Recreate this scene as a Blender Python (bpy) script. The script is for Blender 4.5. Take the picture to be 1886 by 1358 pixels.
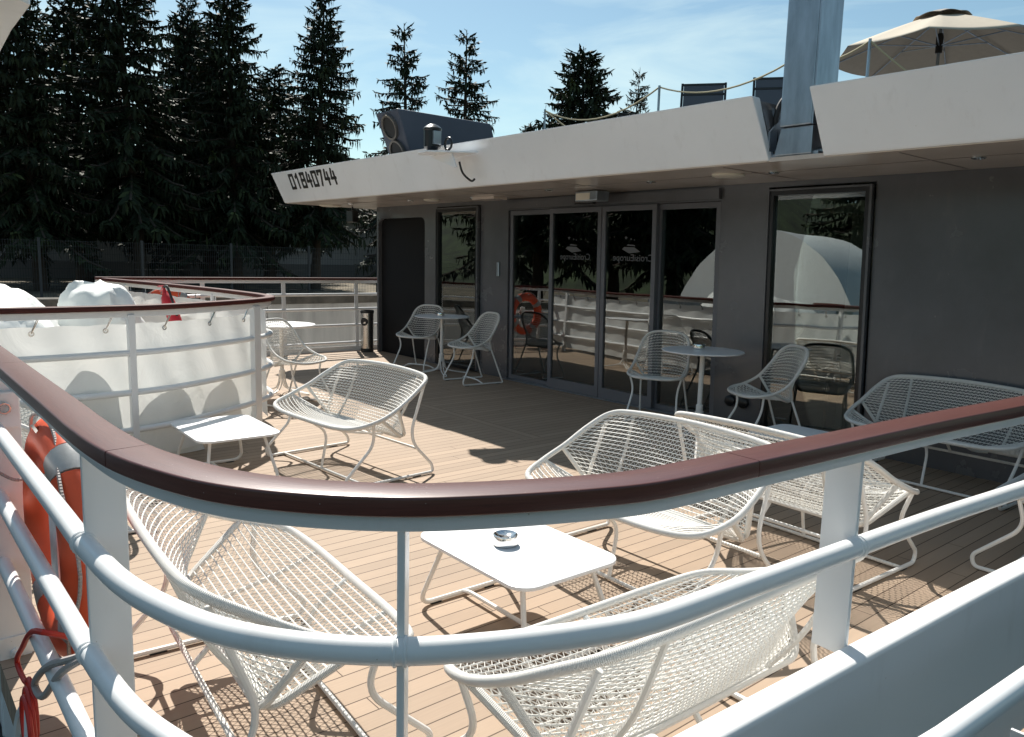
import bpy, bmesh, math, random
from mathutils import Vector, Matrix
R = math.radians
for o in list(bpy.data.objects): bpy.data.objects.remove(o, do_unlink=True)
SC = bpy.context.scene
COL = SC.collection

# ------------------------------------------------------------------ camera
cam = bpy.data.cameras.new('camera'); camo = bpy.data.objects.new('camera', cam); COL.objects.link(camo)
RW = ((0.64126823, 0.12423581, -0.75719253), (0.76688868, -0.07081028, 0.63786178), (0.02562826, -0.98972287, -0.14068342))   # rows: deck axes in camera axes
camo.matrix_world = Matrix(((RW[0][0], -RW[0][1], -RW[0][2], 0), (RW[1][0], -RW[1][1], -RW[1][2], 0), (RW[2][0], -RW[2][1], -RW[2][2], 1.5), (0, 0, 0, 1)))
cam.sensor_width = 36; cam.lens = 27.34; cam.clip_start = 0.05; cam.clip_end = 3000
SC.camera = camo

# ------------------------------------------------------------------ light
SUN = Vector((-0.85, 0.36, 1.0)).normalized()
w = bpy.data.worlds.new('World'); SC.world = w; w.use_nodes = True
nt = w.node_tree; nt.nodes.clear()
wo = nt.nodes.new('ShaderNodeOutputWorld'); bg = nt.nodes.new('ShaderNodeBackground')
sky = nt.nodes.new('ShaderNodeTexSky'); sky.sky_type = 'NISHITA'; sky.sun_disc = False
sky.sun_elevation = math.asin(SUN.z); sky.sun_rotation = math.atan2(SUN.x, SUN.y)
sky.air_density = 1.1; sky.dust_density = 0.35; sky.ozone_density = 1.6
tc = nt.nodes.new('ShaderNodeTexCoord'); mp = nt.nodes.new('ShaderNodeMapping'); mp.inputs['Scale'].default_value = (1.2, 2.2, 7.0)
mp.inputs['Rotation'].default_value = (0.25, 0.2, 0.6)
nz = nt.nodes.new('ShaderNodeTexNoise'); nz.inputs['Scale'].default_value = 2.1; nz.inputs['Detail'].default_value = 7; nz.inputs['Roughness'].default_value = 0.55; nz.inputs['Distortion'].default_value = 0.6
rp = nt.nodes.new('ShaderNodeValToRGB'); rp.color_ramp.elements[0].position = 0.44; rp.color_ramp.elements[1].position = 0.80
rp.color_ramp.elements[1].color = (0.55, 0.55, 0.55, 1)
mx = nt.nodes.new('ShaderNodeMixRGB'); mx.inputs[2].default_value = (9.0, 9.6, 10.0, 1)
L = nt.links.new
L(tc.outputs['Generated'], mp.inputs[0]); L(mp.outputs[0], nz.inputs['Vector']); L(nz.outputs['Fac'], rp.inputs[0])
L(rp.outputs[0], mx.inputs[0]); L(sky.outputs[0], mx.inputs[1]); tn = nt.nodes.new('ShaderNodeMixRGB'); tn.blend_type = 'MULTIPLY'; tn.inputs[0].default_value = 1; tn.inputs[2].default_value = (0.97, 1.08, 0.99, 1); L(mx.outputs[0], tn.inputs[1]); L(tn.outputs[0], bg.inputs[0]); L(bg.outputs[0], wo.inputs[0])
bg.inputs[1].default_value = 0.070
sl = bpy.data.lights.new('sun', 'SUN'); sl.energy = 5.0; sl.angle = R(0.53); sl.color = (1.0, 0.95, 0.87)
so = bpy.data.objects.new('sun', sl); COL.objects.link(so); so.rotation_euler = SUN.to_track_quat('Z', 'Y').to_euler(); so.location = (-20, 9, 24)
SC.view_settings.view_transform = 'Standard'; SC.view_settings.look = 'None'; SC.view_settings.gamma = 1; SC.view_settings.exposure = 0.6
SC.render.engine = 'CYCLES'
SC.cycles.use_denoising = True; SC.cycles.max_bounces = 8; SC.cycles.transparent_max_bounces = 24; SC.cycles.diffuse_bounces = 4
SC.cycles.glossy_bounces = 4; SC.cycles.caustics_reflective = False; SC.cycles.caustics_refractive = False
SC.cycles.sample_clamp_indirect = 8

# ------------------------------------------------------------------ materials
def mat(name, col, rough=0.5, metal=0.0, var=0.0, vscale=6.0, bump=0.0, bscale=40.0, coat=0.0, spec=0.5, vstretch=(1, 1, 1), col2=None, uvwrap=0.0, wrapfreq=900.0):
    m = bpy.data.materials.new(name); m.use_nodes = True
    nt = m.node_tree; p = nt.nodes['Principled BSDF']; L = nt.links.new
    p.inputs['Base Color'].default_value = (*col, 1); p.inputs['Roughness'].default_value = rough; p.inputs['Metallic'].default_value = metal
    p.inputs['Coat Weight'].default_value = coat; p.inputs['Coat Roughness'].default_value = 0.12; p.inputs['Specular IOR Level'].default_value = spec
    tc = nt.nodes.new('ShaderNodeTexCoord')
    if var > 0 or col2:
        mp = nt.nodes.new('ShaderNodeMapping'); mp.inputs['Scale'].default_value = vstretch
        n = nt.nodes.new('ShaderNodeTexNoise'); n.inputs['Scale'].default_value = vscale; n.inputs['Detail'].default_value = 6; n.inputs['Roughness'].default_value = 0.6
        r = nt.nodes.new('ShaderNodeValToRGB'); r.color_ramp.elements[0].position = 0.3; r.color_ramp.elements[1].position = 0.7
        a = col2 if col2 else tuple(max(0, c * (1 - var)) for c in col)
        b = col if col2 else tuple(min(1, c * (1 + var)) for c in col)
        r.color_ramp.elements[0].color = (*a, 1); r.color_ramp.elements[1].color = (*b, 1)
        L(tc.outputs['Object'], mp.inputs[0]); L(mp.outputs[0], n.inputs['Vector']); L(n.outputs['Fac'], r.inputs[0]); L(r.outputs[0], p.inputs['Base Color'])
        mr = nt.nodes.new('ShaderNodeMapRange'); mr.inputs['To Min'].default_value = max(0, rough - 0.08); mr.inputs['To Max'].default_value = min(1, rough + 0.1)
        L(n.outputs['Fac'], mr.inputs['Value']); L(mr.outputs[0], p.inputs['Roughness'])
    if bump > 0:
        n2 = nt.nodes.new('ShaderNodeTexNoise'); n2.inputs['Scale'].default_value = bscale; n2.inputs['Detail'].default_value = 4
        b = nt.nodes.new('ShaderNodeBump'); b.inputs['Strength'].default_value = bump; b.inputs['Distance'].default_value = 0.01
        L(tc.outputs['Object'], n2.inputs['Vector']); L(n2.outputs['Fac'], b.inputs['Height']); L(b.outputs[0], p.inputs['Normal'])
    if uvwrap > 0:
        sp = nt.nodes.new('ShaderNodeSeparateXYZ'); L(tc.outputs['UV'], sp.inputs[0])
        mu = nt.nodes.new('ShaderNodeMath'); mu.operation = 'MULTIPLY'; mu.inputs[1].default_value = wrapfreq; L(sp.outputs[0], mu.inputs[0])
        si = nt.nodes.new('ShaderNodeMath'); si.operation = 'SINE'; L(mu.outputs[0], si.inputs[0])
        ab = nt.nodes.new('ShaderNodeMath'); ab.operation = 'ABSOLUTE'; L(si.outputs[0], ab.inputs[0])
        b = nt.nodes.new('ShaderNodeBump'); b.inputs['Strength'].default_value = uvwrap; b.inputs['Distance'].default_value = 0.002
        L(ab.outputs[0], b.inputs['Height']); L(b.outputs[0], p.inputs['Normal'])
    return m
M = {}
M['white'] = mat('white_paint', (0.80, 0.81, 0.80), 0.32, var=0.03, vscale=5, bump=0.03, bscale=60)
M['rail_white'] = mat('rail_white_paint', (0.80, 0.81, 0.81), 0.28)
M['fascia'] = mat('fascia_white_paint', (0.90, 0.91, 0.92), 0.20, var=0.03, vscale=1.5, bump=0.10, bscale=1.7)
M['chair'] = mat('chair_white_powder', (0.80, 0.79, 0.76), 0.42, var=0.02, vscale=20)
M['wrap'] = mat('chair_wicker_wrap', (0.79, 0.775, 0.735), 0.45, uvwrap=0.8, wrapfreq=700)
M['cord'] = mat('stretcher_cord', (0.79, 0.775, 0.735), 0.5, uvwrap=1.0, wrapfreq=200)
M['weave'] = mat('chair_wicker', (0.80, 0.785, 0.74), 0.5)
M['table'] = mat('table_white', (0.86, 0.86, 0.86), 0.35, var=0.01, vscale=10)
M['soffit'] = mat('soffit_panel', (0.62, 0.55, 0.49), 0.17, var=0.03, vscale=2)
M['soffit_dark'] = mat('soffit_gap', (0.16, 0.14, 0.13), 0.5)
M['wall'] = mat('anthracite_paint', (0.100, 0.103, 0.112), 0.24, var=0.10, vscale=2.5, bump=0.06, bscale=2.2, spec=0.7)
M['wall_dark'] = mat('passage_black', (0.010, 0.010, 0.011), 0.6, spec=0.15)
M['frame'] = mat('door_frame_grey', (0.13, 0.135, 0.15), 0.35, var=0.05)
M['black'] = mat('black_plastic', (0.012, 0.012, 0.013), 0.3)
M['rubber'] = mat('black_rubber', (0.02, 0.02, 0.02), 0.6)
M['steel'] = mat('stainless_steel', (0.62, 0.60, 0.57), 0.22, metal=1.0, var=0.05, vscale=30, vstretch=(1, 1, 0.05))
M['chrome'] = mat('polished_steel', (0.75, 0.75, 0.74), 0.10, metal=1.0)
M['galv'] = mat('galvanised_steel', (0.36, 0.41, 0.46), 0.30, metal=0.85, var=0.25, vscale=5, vstretch=(2, 2, 0.5))
M['exhaust'] = mat('slate_blue_paint', (0.075, 0.09, 0.125), 0.45, var=0.04)
M['orange'] = mat('life_ring_orange', (0.72, 0.10, 0.035), 0.5, var=0.10, vscale=8, bump=0.05, bscale=30)
M['reflect'] = mat('reflective_tape', (0.36, 0.37, 0.37), 0.35, var=0.06, vscale=90, bump=0.1, bscale=300)
M['rope'] = mat('grey_rope', (0.42, 0.38, 0.36), 0.8, uvwrap=1.0, wrapfreq=300)
M['rope_y'] = mat('yellow_rope', (0.50, 0.43, 0.26), 0.8)
M['red'] = mat('red_cord', (0.50, 0.03, 0.02), 0.5)
M['red2'] = mat('extinguisher_red', (0.55, 0.02, 0.03), 0.3)
M['cover'] = mat('white_tarpaulin', (0.76, 0.78, 0.76), 0.6, var=0.03, bump=0.6, bscale=11)
M['beige'] = mat('umbrella_fabric', (0.50, 0.44, 0.35), 0.85, var=0.05, vscale=12)
M['sling'] = mat('grey_sling_fabric', (0.10, 0.11, 0.13), 0.8)
M['concrete'] = mat('quay_concrete', (0.40, 0.39, 0.37), 0.85, var=0.28, vscale=1.2, vstretch=(1, 3, 0.35), bump=0.2, bscale=8)
M['moss'] = mat('mossy_coping', (0.10, 0.09, 0.075), 0.95, var=0.5, vscale=4, bump=0.6, bscale=10)
M['house'] = mat('house_render', (0.42, 0.41, 0.40), 0.9, var=0.08, vscale=1)
M['plinth'] = mat('house_plinth', (0.20, 0.19, 0.18), 0.9)
M['roof'] = mat('roof_tiles', (0.22, 0.17, 0.13), 0.8, var=0.25, vscale=3, bump=0.5, bscale=6)
M['bark'] = mat('spruce_bark', (0.055, 0.042, 0.032), 0.95, var=0.3, vscale=6, vstretch=(3, 3, 0.6), bump=0.8, bscale=15)
M['darkglass'] = mat('dark_window_glass', (0.02, 0.024, 0.03), 0.08)
M['foredeck'] = mat('antislip_foredeck', (0.030, 0.034, 0.037), 0.8, var=0.6, vscale=160, bump=0.8, bscale=260)
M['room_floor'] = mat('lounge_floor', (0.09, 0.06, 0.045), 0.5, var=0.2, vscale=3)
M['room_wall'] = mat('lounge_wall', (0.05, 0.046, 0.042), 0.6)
M['room_light'] = mat('lounge_panel', (0.42, 0.42, 0.38), 0.7)
M['wood'] = mat('lounge_wood', (0.30, 0.17, 0.08), 0.5)
M['ink'] = mat('black_lettering', (0.01, 0.01, 0.01), 0.5)
M['logo'] = mat('etched_lettering', (0.12, 0.125, 0.13), 0.6)
M['fence'] = mat('fence_green_grey', (0.035, 0.043, 0.05), 0.6)
M['water'] = mat('river_water', (0.03, 0.045, 0.045), 0.06, bump=0.25, bscale=1.2)
M['hill'] = mat('green_hillside', (0.030, 0.045, 0.018), 0.95, var=0.7, vscale=0.35, bump=1.0, bscale=0.8)
M['lamp'] = mat('frosted_lamp_glass', (0.75, 0.72, 0.62), 0.4)

def foliage():
    m = bpy.data.materials.new('spruce_needles'); m.use_nodes = True
    nt = m.node_tree; p = nt.nodes['Principled BSDF']; L = nt.links.new
    a = nt.nodes.new('ShaderNodeAttribute'); a.attribute_name = 'tone'
    r = nt.nodes.new('ShaderNodeValToRGB'); r.color_ramp.elements[0].color = (0.012, 0.020, 0.011, 1); r.color_ramp.elements[1].color = (0.075, 0.10, 0.036, 1)  # pale end: light-green tips, with lit edges painted into the needle colour
    e = r.color_ramp.elements.new(0.6); e.color = (0.020, 0.032, 0.014, 1)
    L(a.outputs['Fac'], r.inputs[0]); L(r.outputs[0], p.inputs['Base Color']); p.inputs['Roughness'].default_value = 0.7; p.inputs['Specular IOR Level'].default_value = 0.25
    return m
M['needle'] = foliage()

def ground_mat():
    m = bpy.data.materials.new('quay_soil'); m.use_nodes = True
    nt = m.node_tree; p = nt.nodes['Principled BSDF']; L = nt.links.new
    tc = nt.nodes.new('ShaderNodeTexCoord'); n = nt.nodes.new('ShaderNodeTexNoise'); n.inputs['Scale'].default_value = 0.9; n.inputs['Detail'].default_value = 9; n.inputs['Roughness'].default_value = 0.75
    r = nt.nodes.new('ShaderNodeValToRGB'); r.color_ramp.elements[0].color = (0.055, 0.05, 0.035, 1); r.color_ramp.elements[1].color = (0.26, 0.21, 0.14, 1)
    r.color_ramp.elements[0].position = 0.42; r.color_ramp.elements[1].position = 0.66
    b = nt.nodes.new('ShaderNodeBump'); b.inputs['Strength'].default_value = 0.8; b.inputs['Distance'].default_value = 0.05
    L(tc.outputs['Object'], n.inputs['Vector']); L(n.outputs['Fac'], r.inputs[0]); L(r.outputs[0], p.inputs['Base Color']); L(n.outputs['Fac'], b.inputs['Height']); L(b.outputs[0], p.inputs['Normal'])
    p.inputs['Roughness'].default_value = 0.95
    return m
M['soil'] = ground_mat()

def deck_mat():
    m = bpy.data.materials.new('composite_decking'); m.use_nodes = True
    nt = m.node_tree; p = nt.nodes['Principled BSDF']; L = nt.links.new
    N = nt.nodes.new
    def math_(op, a, b=None, c=None):
        n = N('ShaderNodeMath'); n.operation = op
        for i, v in enumerate((a, b, c)):
            if v is None: continue
            if isinstance(v, (int, float)): n.inputs[i].default_value = v
            else: L(v, n.inputs[i])
        return n.outputs[0]
    tc = N('ShaderNodeTexCoord'); sp = N('ShaderNodeSeparateXYZ'); L(tc.outputs['Object'], sp.inputs[0])
    X, Y = sp.outputs[0], sp.outputs[1]
    def band(v, a, b): return math_('MULTIPLY', math_('GREATER_THAN', v, a), math_('LESS_THAN', v, b))
    # inlaid border boards laid across, in front of the doors
    inl = math_('MAXIMUM', math_('MULTIPLY', band(Y, 4.20, 4.372), band(X, -6.7, -4.78)), math_('MULTIPLY', band(Y, 5.86, 6.032), band(X, -7.5, -4.2)))
    sel = N('ShaderNodeMix'); sel.data_type = 'FLOAT'; L(inl, sel.inputs[0]); L(math_('ADD', X, 0.054), sel.inputs[2]); L(Y, sel.inputs[3])
    s = sel.outputs[0]
    q = math_('DIVIDE', s, 0.0855); fr = math_('FRACT', q); idx = math_('FLOOR', q)
    d = math_('ABSOLUTE', math_('SUBTRACT', fr, 0.5))
    gap = math_('GREATER_THAN', d, 0.470)
    wn = N('ShaderNodeTexWhiteNoise'); wn.noise_dimensions = '1D'; L(idx, wn.inputs['W'])
    mp = N('ShaderNodeMapping'); mp.inputs['Scale'].default_value = (60, 1.6, 1); L(tc.outputs['Object'], mp.inputs[0])
    n1 = N('ShaderNodeTexNoise'); n1.inputs['Scale'].default_value = 3; n1.inputs['Detail'].default_value = 6; L(mp.outputs[0], n1.inputs['Vector'])
    n2 = N('ShaderNodeTexNoise'); n2.inputs['Scale'].default_value = 1.3; n2.inputs['Detail'].default_value = 5; L(tc.outputs['Object'], n2.inputs['Vector'])
    v = math_('ADD', math_('MULTIPLY', wn.outputs[0], 0.20), math_('ADD', math_('MULTIPLY', n1.outputs['Fac'], 0.22), math_('MULTIPLY', n2.outputs['Fac'], 0.28)))
    bj = math_('FRACT', math_('ADD', math_('DIVIDE', Y, 3.4), math_('MULTIPLY', wn.outputs[0], 7.3)))
    butt = math_('LESS_THAN', bj, 0.0012); gap = math_('MAXIMUM', gap, butt)
    n3 = N('ShaderNodeTexNoise'); n3.inputs['Scale'].default_value = 2.6; n3.inputs['Detail'].default_value = 8; n3.inputs['Roughness'].default_value = 0.7; n3.inputs['Distortion'].default_value = 1.5; L(tc.outputs['Object'], n3.inputs['Vector'])
    stn = math_('MULTIPLY', math_('GREATER_THAN', n3.outputs['Fac'], 0.62), math_('SUBTRACT', n3.outputs['Fac'], 0.62))
    vo = N('ShaderNodeTexVoronoi'); vo.inputs['Scale'].default_value = 9; L(tc.outputs['Object'], vo.inputs['Vector'])
    crumb = math_('LESS_THAN', vo.outputs['Distance'], 0.022)
    v = math_('ADD', math_('SUBTRACT', math_('SUBTRACT', v, math_('MULTIPLY', stn, 0.9)), math_('MULTIPLY', crumb, 0.35)), 0.66)
    c = N('ShaderNodeMixRGB'); c.blend_type = 'MULTIPLY'; c.inputs[0].default_value = 1; c.inputs[1].default_value = (0.360, 0.268, 0.194, 1)
    cmb = N('ShaderNodeCombineXYZ'); [L(v, cmb.inputs[i]) for i in range(3)]; L(cmb.outputs[0], c.inputs[2])
    g = N('ShaderNodeMixRGB'); L(gap, g.inputs[0]); L(c.outputs[0], g.inputs[1]); g.inputs[2].default_value = (0.085, 0.055, 0.036, 1)
    L(g.outputs[0], p.inputs['Base Color']); p.inputs['Roughness'].default_value = 0.7; p.inputs['Specular IOR Level'].default_value = 0.25
    h = math_('ADD', math_('MULTIPLY', gap, -1.0), math_('MULTIPLY', n1.outputs['Fac'], 0.12))
    b = N('ShaderNodeBump'); b.inputs['Strength'].default_value = 0.5; b.inputs['Distance'].default_value = 0.004; L(h, b.inputs['Height']); L(b.outputs[0], p.inputs['Normal'])
    return m
M['deck'] = deck_mat()

def handrail_mat():
    m = bpy.data.materials.new('varnished_mahogany'); m.use_nodes = True
    nt = m.node_tree; p = nt.nodes['Principled BSDF']; L = nt.links.new
    tc = nt.nodes.new('ShaderNodeTexCoord')
    mp = nt.nodes.new('ShaderNodeMapping'); mp.inputs['Scale'].default_value = (5, 130, 1); L(tc.outputs['UV'], mp.inputs[0])
    n = nt.nodes.new('ShaderNodeTexNoise'); n.inputs['Scale'].default_value = 2; n.inputs['Detail'].default_value = 7; n.inputs['Roughness'].default_value = 0.65; L(mp.outputs[0], n.inputs['Vector'])
    r = nt.nodes.new('ShaderNodeValToRGB'); r.color_ramp.elements[0].position = 0.3; r.color_ramp.elements[1].position = 0.72
    r.color_ramp.elements[0].color = (0.072, 0.018, 0.013, 1); r.color_ramp.elements[1].color = (0.125, 0.036, 0.026, 1)
    L(n.outputs['Fac'], r.inputs[0])
    s = nt.nodes.new('ShaderNodeTexVoronoi'); s.inputs['Scale'].default_value = 55; L(tc.outputs['Object'], s.inputs['Vector'])
    lt = nt.nodes.new('ShaderNodeMath'); lt.operation = 'LESS_THAN'; lt.inputs[1].default_value = 0.055; L(s.outputs['Distance'], lt.inputs[0])
    x = nt.nodes.new('ShaderNodeMixRGB'); L(lt.outputs[0], x.inputs[0]); L(r.outputs[0], x.inputs[1]); x.inputs[2].default_value = (0.30, 0.22, 0.20, 1)
    L(x.outputs[0], p.inputs['Base Color']); p.inputs['Roughness'].default_value = 0.36; p.inputs['Coat Weight'].default_value = 0.25; p.inputs['Coat Roughness'].default_value = 0.2
    b = nt.nodes.new('ShaderNodeBump'); b.inputs['Strength'].default_value = 0.18; b.inputs['Distance'].default_value = 0.002; L(n.outputs['Fac'], b.inputs['Height']); L(b.outputs[0], p.inputs['Normal'])
    return m
M['mahogany'] = handrail_mat()
M['mahogany_dull'] = mat('weathered_mahogany', (0.075, 0.020, 0.016), 0.62, var=0.2, vscale=9, spec=0.2)
M['soot_steel'] = mat('sooty_steel', (0.20, 0.18, 0.16), 0.5, metal=0.6, var=0.3)
M['vent'] = mat('vent_cap_fabric', (0.33, 0.29, 0.25), 0.85, var=0.25, vscale=9)

def glass_mat(name, tint, ior, minr):
    m = bpy.data.materials.new(name); m.use_nodes = True
    nt = m.node_tree; L = nt.links.new; nt.nodes.remove(nt.nodes['Principled BSDF']); o = nt.nodes['Material Output']
    t = nt.nodes.new('ShaderNodeBsdfTransparent'); t.inputs[0].default_value = (*tint, 1)
    g = nt.nodes.new('ShaderNodeBsdfGlossy'); g.inputs['Roughness'].default_value = 0.004; g.inputs['Color'].default_value = (0.93, 0.96, 0.94, 1)
    f = nt.nodes.new('ShaderNodeFresnel'); f.inputs['IOR'].default_value = ior
    mx = nt.nodes.new('ShaderNodeMath'); mx.operation = 'MAXIMUM'; mx.inputs[1].default_value = minr; L(f.outputs[0], mx.inputs[0])
    tc = nt.nodes.new('ShaderNodeTexCoord'); n = nt.nodes.new('ShaderNodeTexNoise'); n.inputs['Scale'].default_value = 1.4; L(tc.outputs['Object'], n.inputs['Vector'])
    b = nt.nodes.new('ShaderNodeBump'); b.inputs['Strength'].default_value = 0.02; b.inputs['Distance'].default_value = 0.05; L(n.outputs['Fac'], b.inputs['Height']); L(b.outputs[0], g.inputs['Normal'])
    s = nt.nodes.new('ShaderNodeMixShader'); L(mx.outputs[0], s.inputs[0]); L(t.outputs[0], s.inputs[1]); L(g.outputs[0], s.inputs[2]); L(s.outputs[0], o.inputs[0])
    return m
M['glass'] = glass_mat('tinted_glazing', (0.72, 0.76, 0.74), 2.0, 0.20)

def canvas_mat():
    m = bpy.data.materials.new('white_canvas'); m.use_nodes = True
    nt = m.node_tree; L = nt.links.new; p = nt.nodes['Principled BSDF']; o = nt.nodes['Material Output']
    tc = nt.nodes.new('ShaderNodeTexCoord'); n = nt.nodes.new('ShaderNodeTexNoise'); n.inputs['Scale'].default_value = 2.2; n.inputs['Detail'].default_value = 5; n.inputs['Distortion'].default_value = 1.2
    L(tc.outputs['Object'], n.inputs['Vector'])
    b = nt.nodes.new('ShaderNodeBump'); b.inputs['Strength'].default_value = 0.35; b.inputs['Distance'].default_value = 0.06; L(n.outputs['Fac'], b.inputs['Height'])
    p.inputs['Base Color'].default_value = (0.84, 0.85, 0.84, 1); p.inputs['Roughness'].default_value = 0.6; L(b.outputs[0], p.inputs['Normal'])
    t = nt.nodes.new('ShaderNodeBsdfTranslucent'); t.inputs[0].default_value = (0.84, 0.84, 0.81, 1); L(b.outputs[0], t.inputs['Normal'])
    s = nt.nodes.new('ShaderNodeMixShader'); s.inputs[0].default_value = 0.30; L(p.outputs[0], s.inputs[1]); L(t.outputs[0], s.inputs[2]); L(s.outputs[0], o.inputs[0])
    return m
M['canvas'] = canvas_mat()

def wear(m, amount=.045, dirt=(0.30, 0.24, 0.18)):
    nt = m.node_tree; p = nt.nodes['Principled BSDF']; L = nt.links.new; N = nt.nodes.new
    src = p.inputs['Base Color'].links[0].from_socket if p.inputs['Base Color'].links else None
    tc = N('ShaderNodeTexCoord'); v = N('ShaderNodeTexVoronoi'); v.inputs['Scale'].default_value = 17; L(tc.outputs['Object'], v.inputs['Vector'])
    n = N('ShaderNodeTexNoise'); n.inputs['Scale'].default_value = 60; n.inputs['Detail'].default_value = 3; L(tc.outputs['Object'], n.inputs['Vector'])
    a = N('ShaderNodeMath'); a.operation = 'MULTIPLY'; a.inputs[1].default_value = .12; L(n.outputs['Fac'], a.inputs[0])
    b = N('ShaderNodeMath'); b.operation = 'ADD'; L(v.outputs['Distance'], b.inputs[0]); L(a.outputs[0], b.inputs[1])
    c = N('ShaderNodeMath'); c.operation = 'LESS_THAN'; c.inputs[1].default_value = amount + .06; L(b.outputs[0], c.inputs[0])
    n2 = N('ShaderNodeTexNoise'); n2.inputs['Scale'].default_value = 5; n2.inputs['Detail'].default_value = 8; n2.inputs['Roughness'].default_value = .7
    mp = N('ShaderNodeMapping'); mp.inputs['Scale'].default_value = (1.5, 1.5, .4); L(tc.outputs['Object'], mp.inputs[0]); L(mp.outputs[0], n2.inputs['Vector'])
    r = N('ShaderNodeMapRange'); r.inputs['From Min'].default_value = .56; r.inputs['From Max'].default_value = .80; r.inputs['To Max'].default_value = .16; L(n2.outputs['Fac'], r.inputs['Value'])
    mx = N('ShaderNodeMath'); mx.operation = 'MAXIMUM'; L(r.outputs[0], mx.inputs[0])
    k = N('ShaderNodeMath'); k.operation = 'MULTIPLY'; k.inputs[1].default_value = .55; L(c.outputs[0], k.inputs[0]); L(k.outputs[0], mx.inputs[1])
    x = N('ShaderNodeMixRGB'); L(mx.outputs[0], x.inputs[0]); x.inputs[2].default_value = (*dirt, 1)
    if src: L(src, x.inputs[1])
    else: x.inputs[1].default_value = p.inputs['Base Color'].default_value
    L(x.outputs[0], p.inputs['Base Color'])
for nm_ in ('rail_white', 'white', 'fascia'): wear(M[nm_], .02)
wear(M['wall'], .018, (0.25, 0.25, 0.25))

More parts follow.
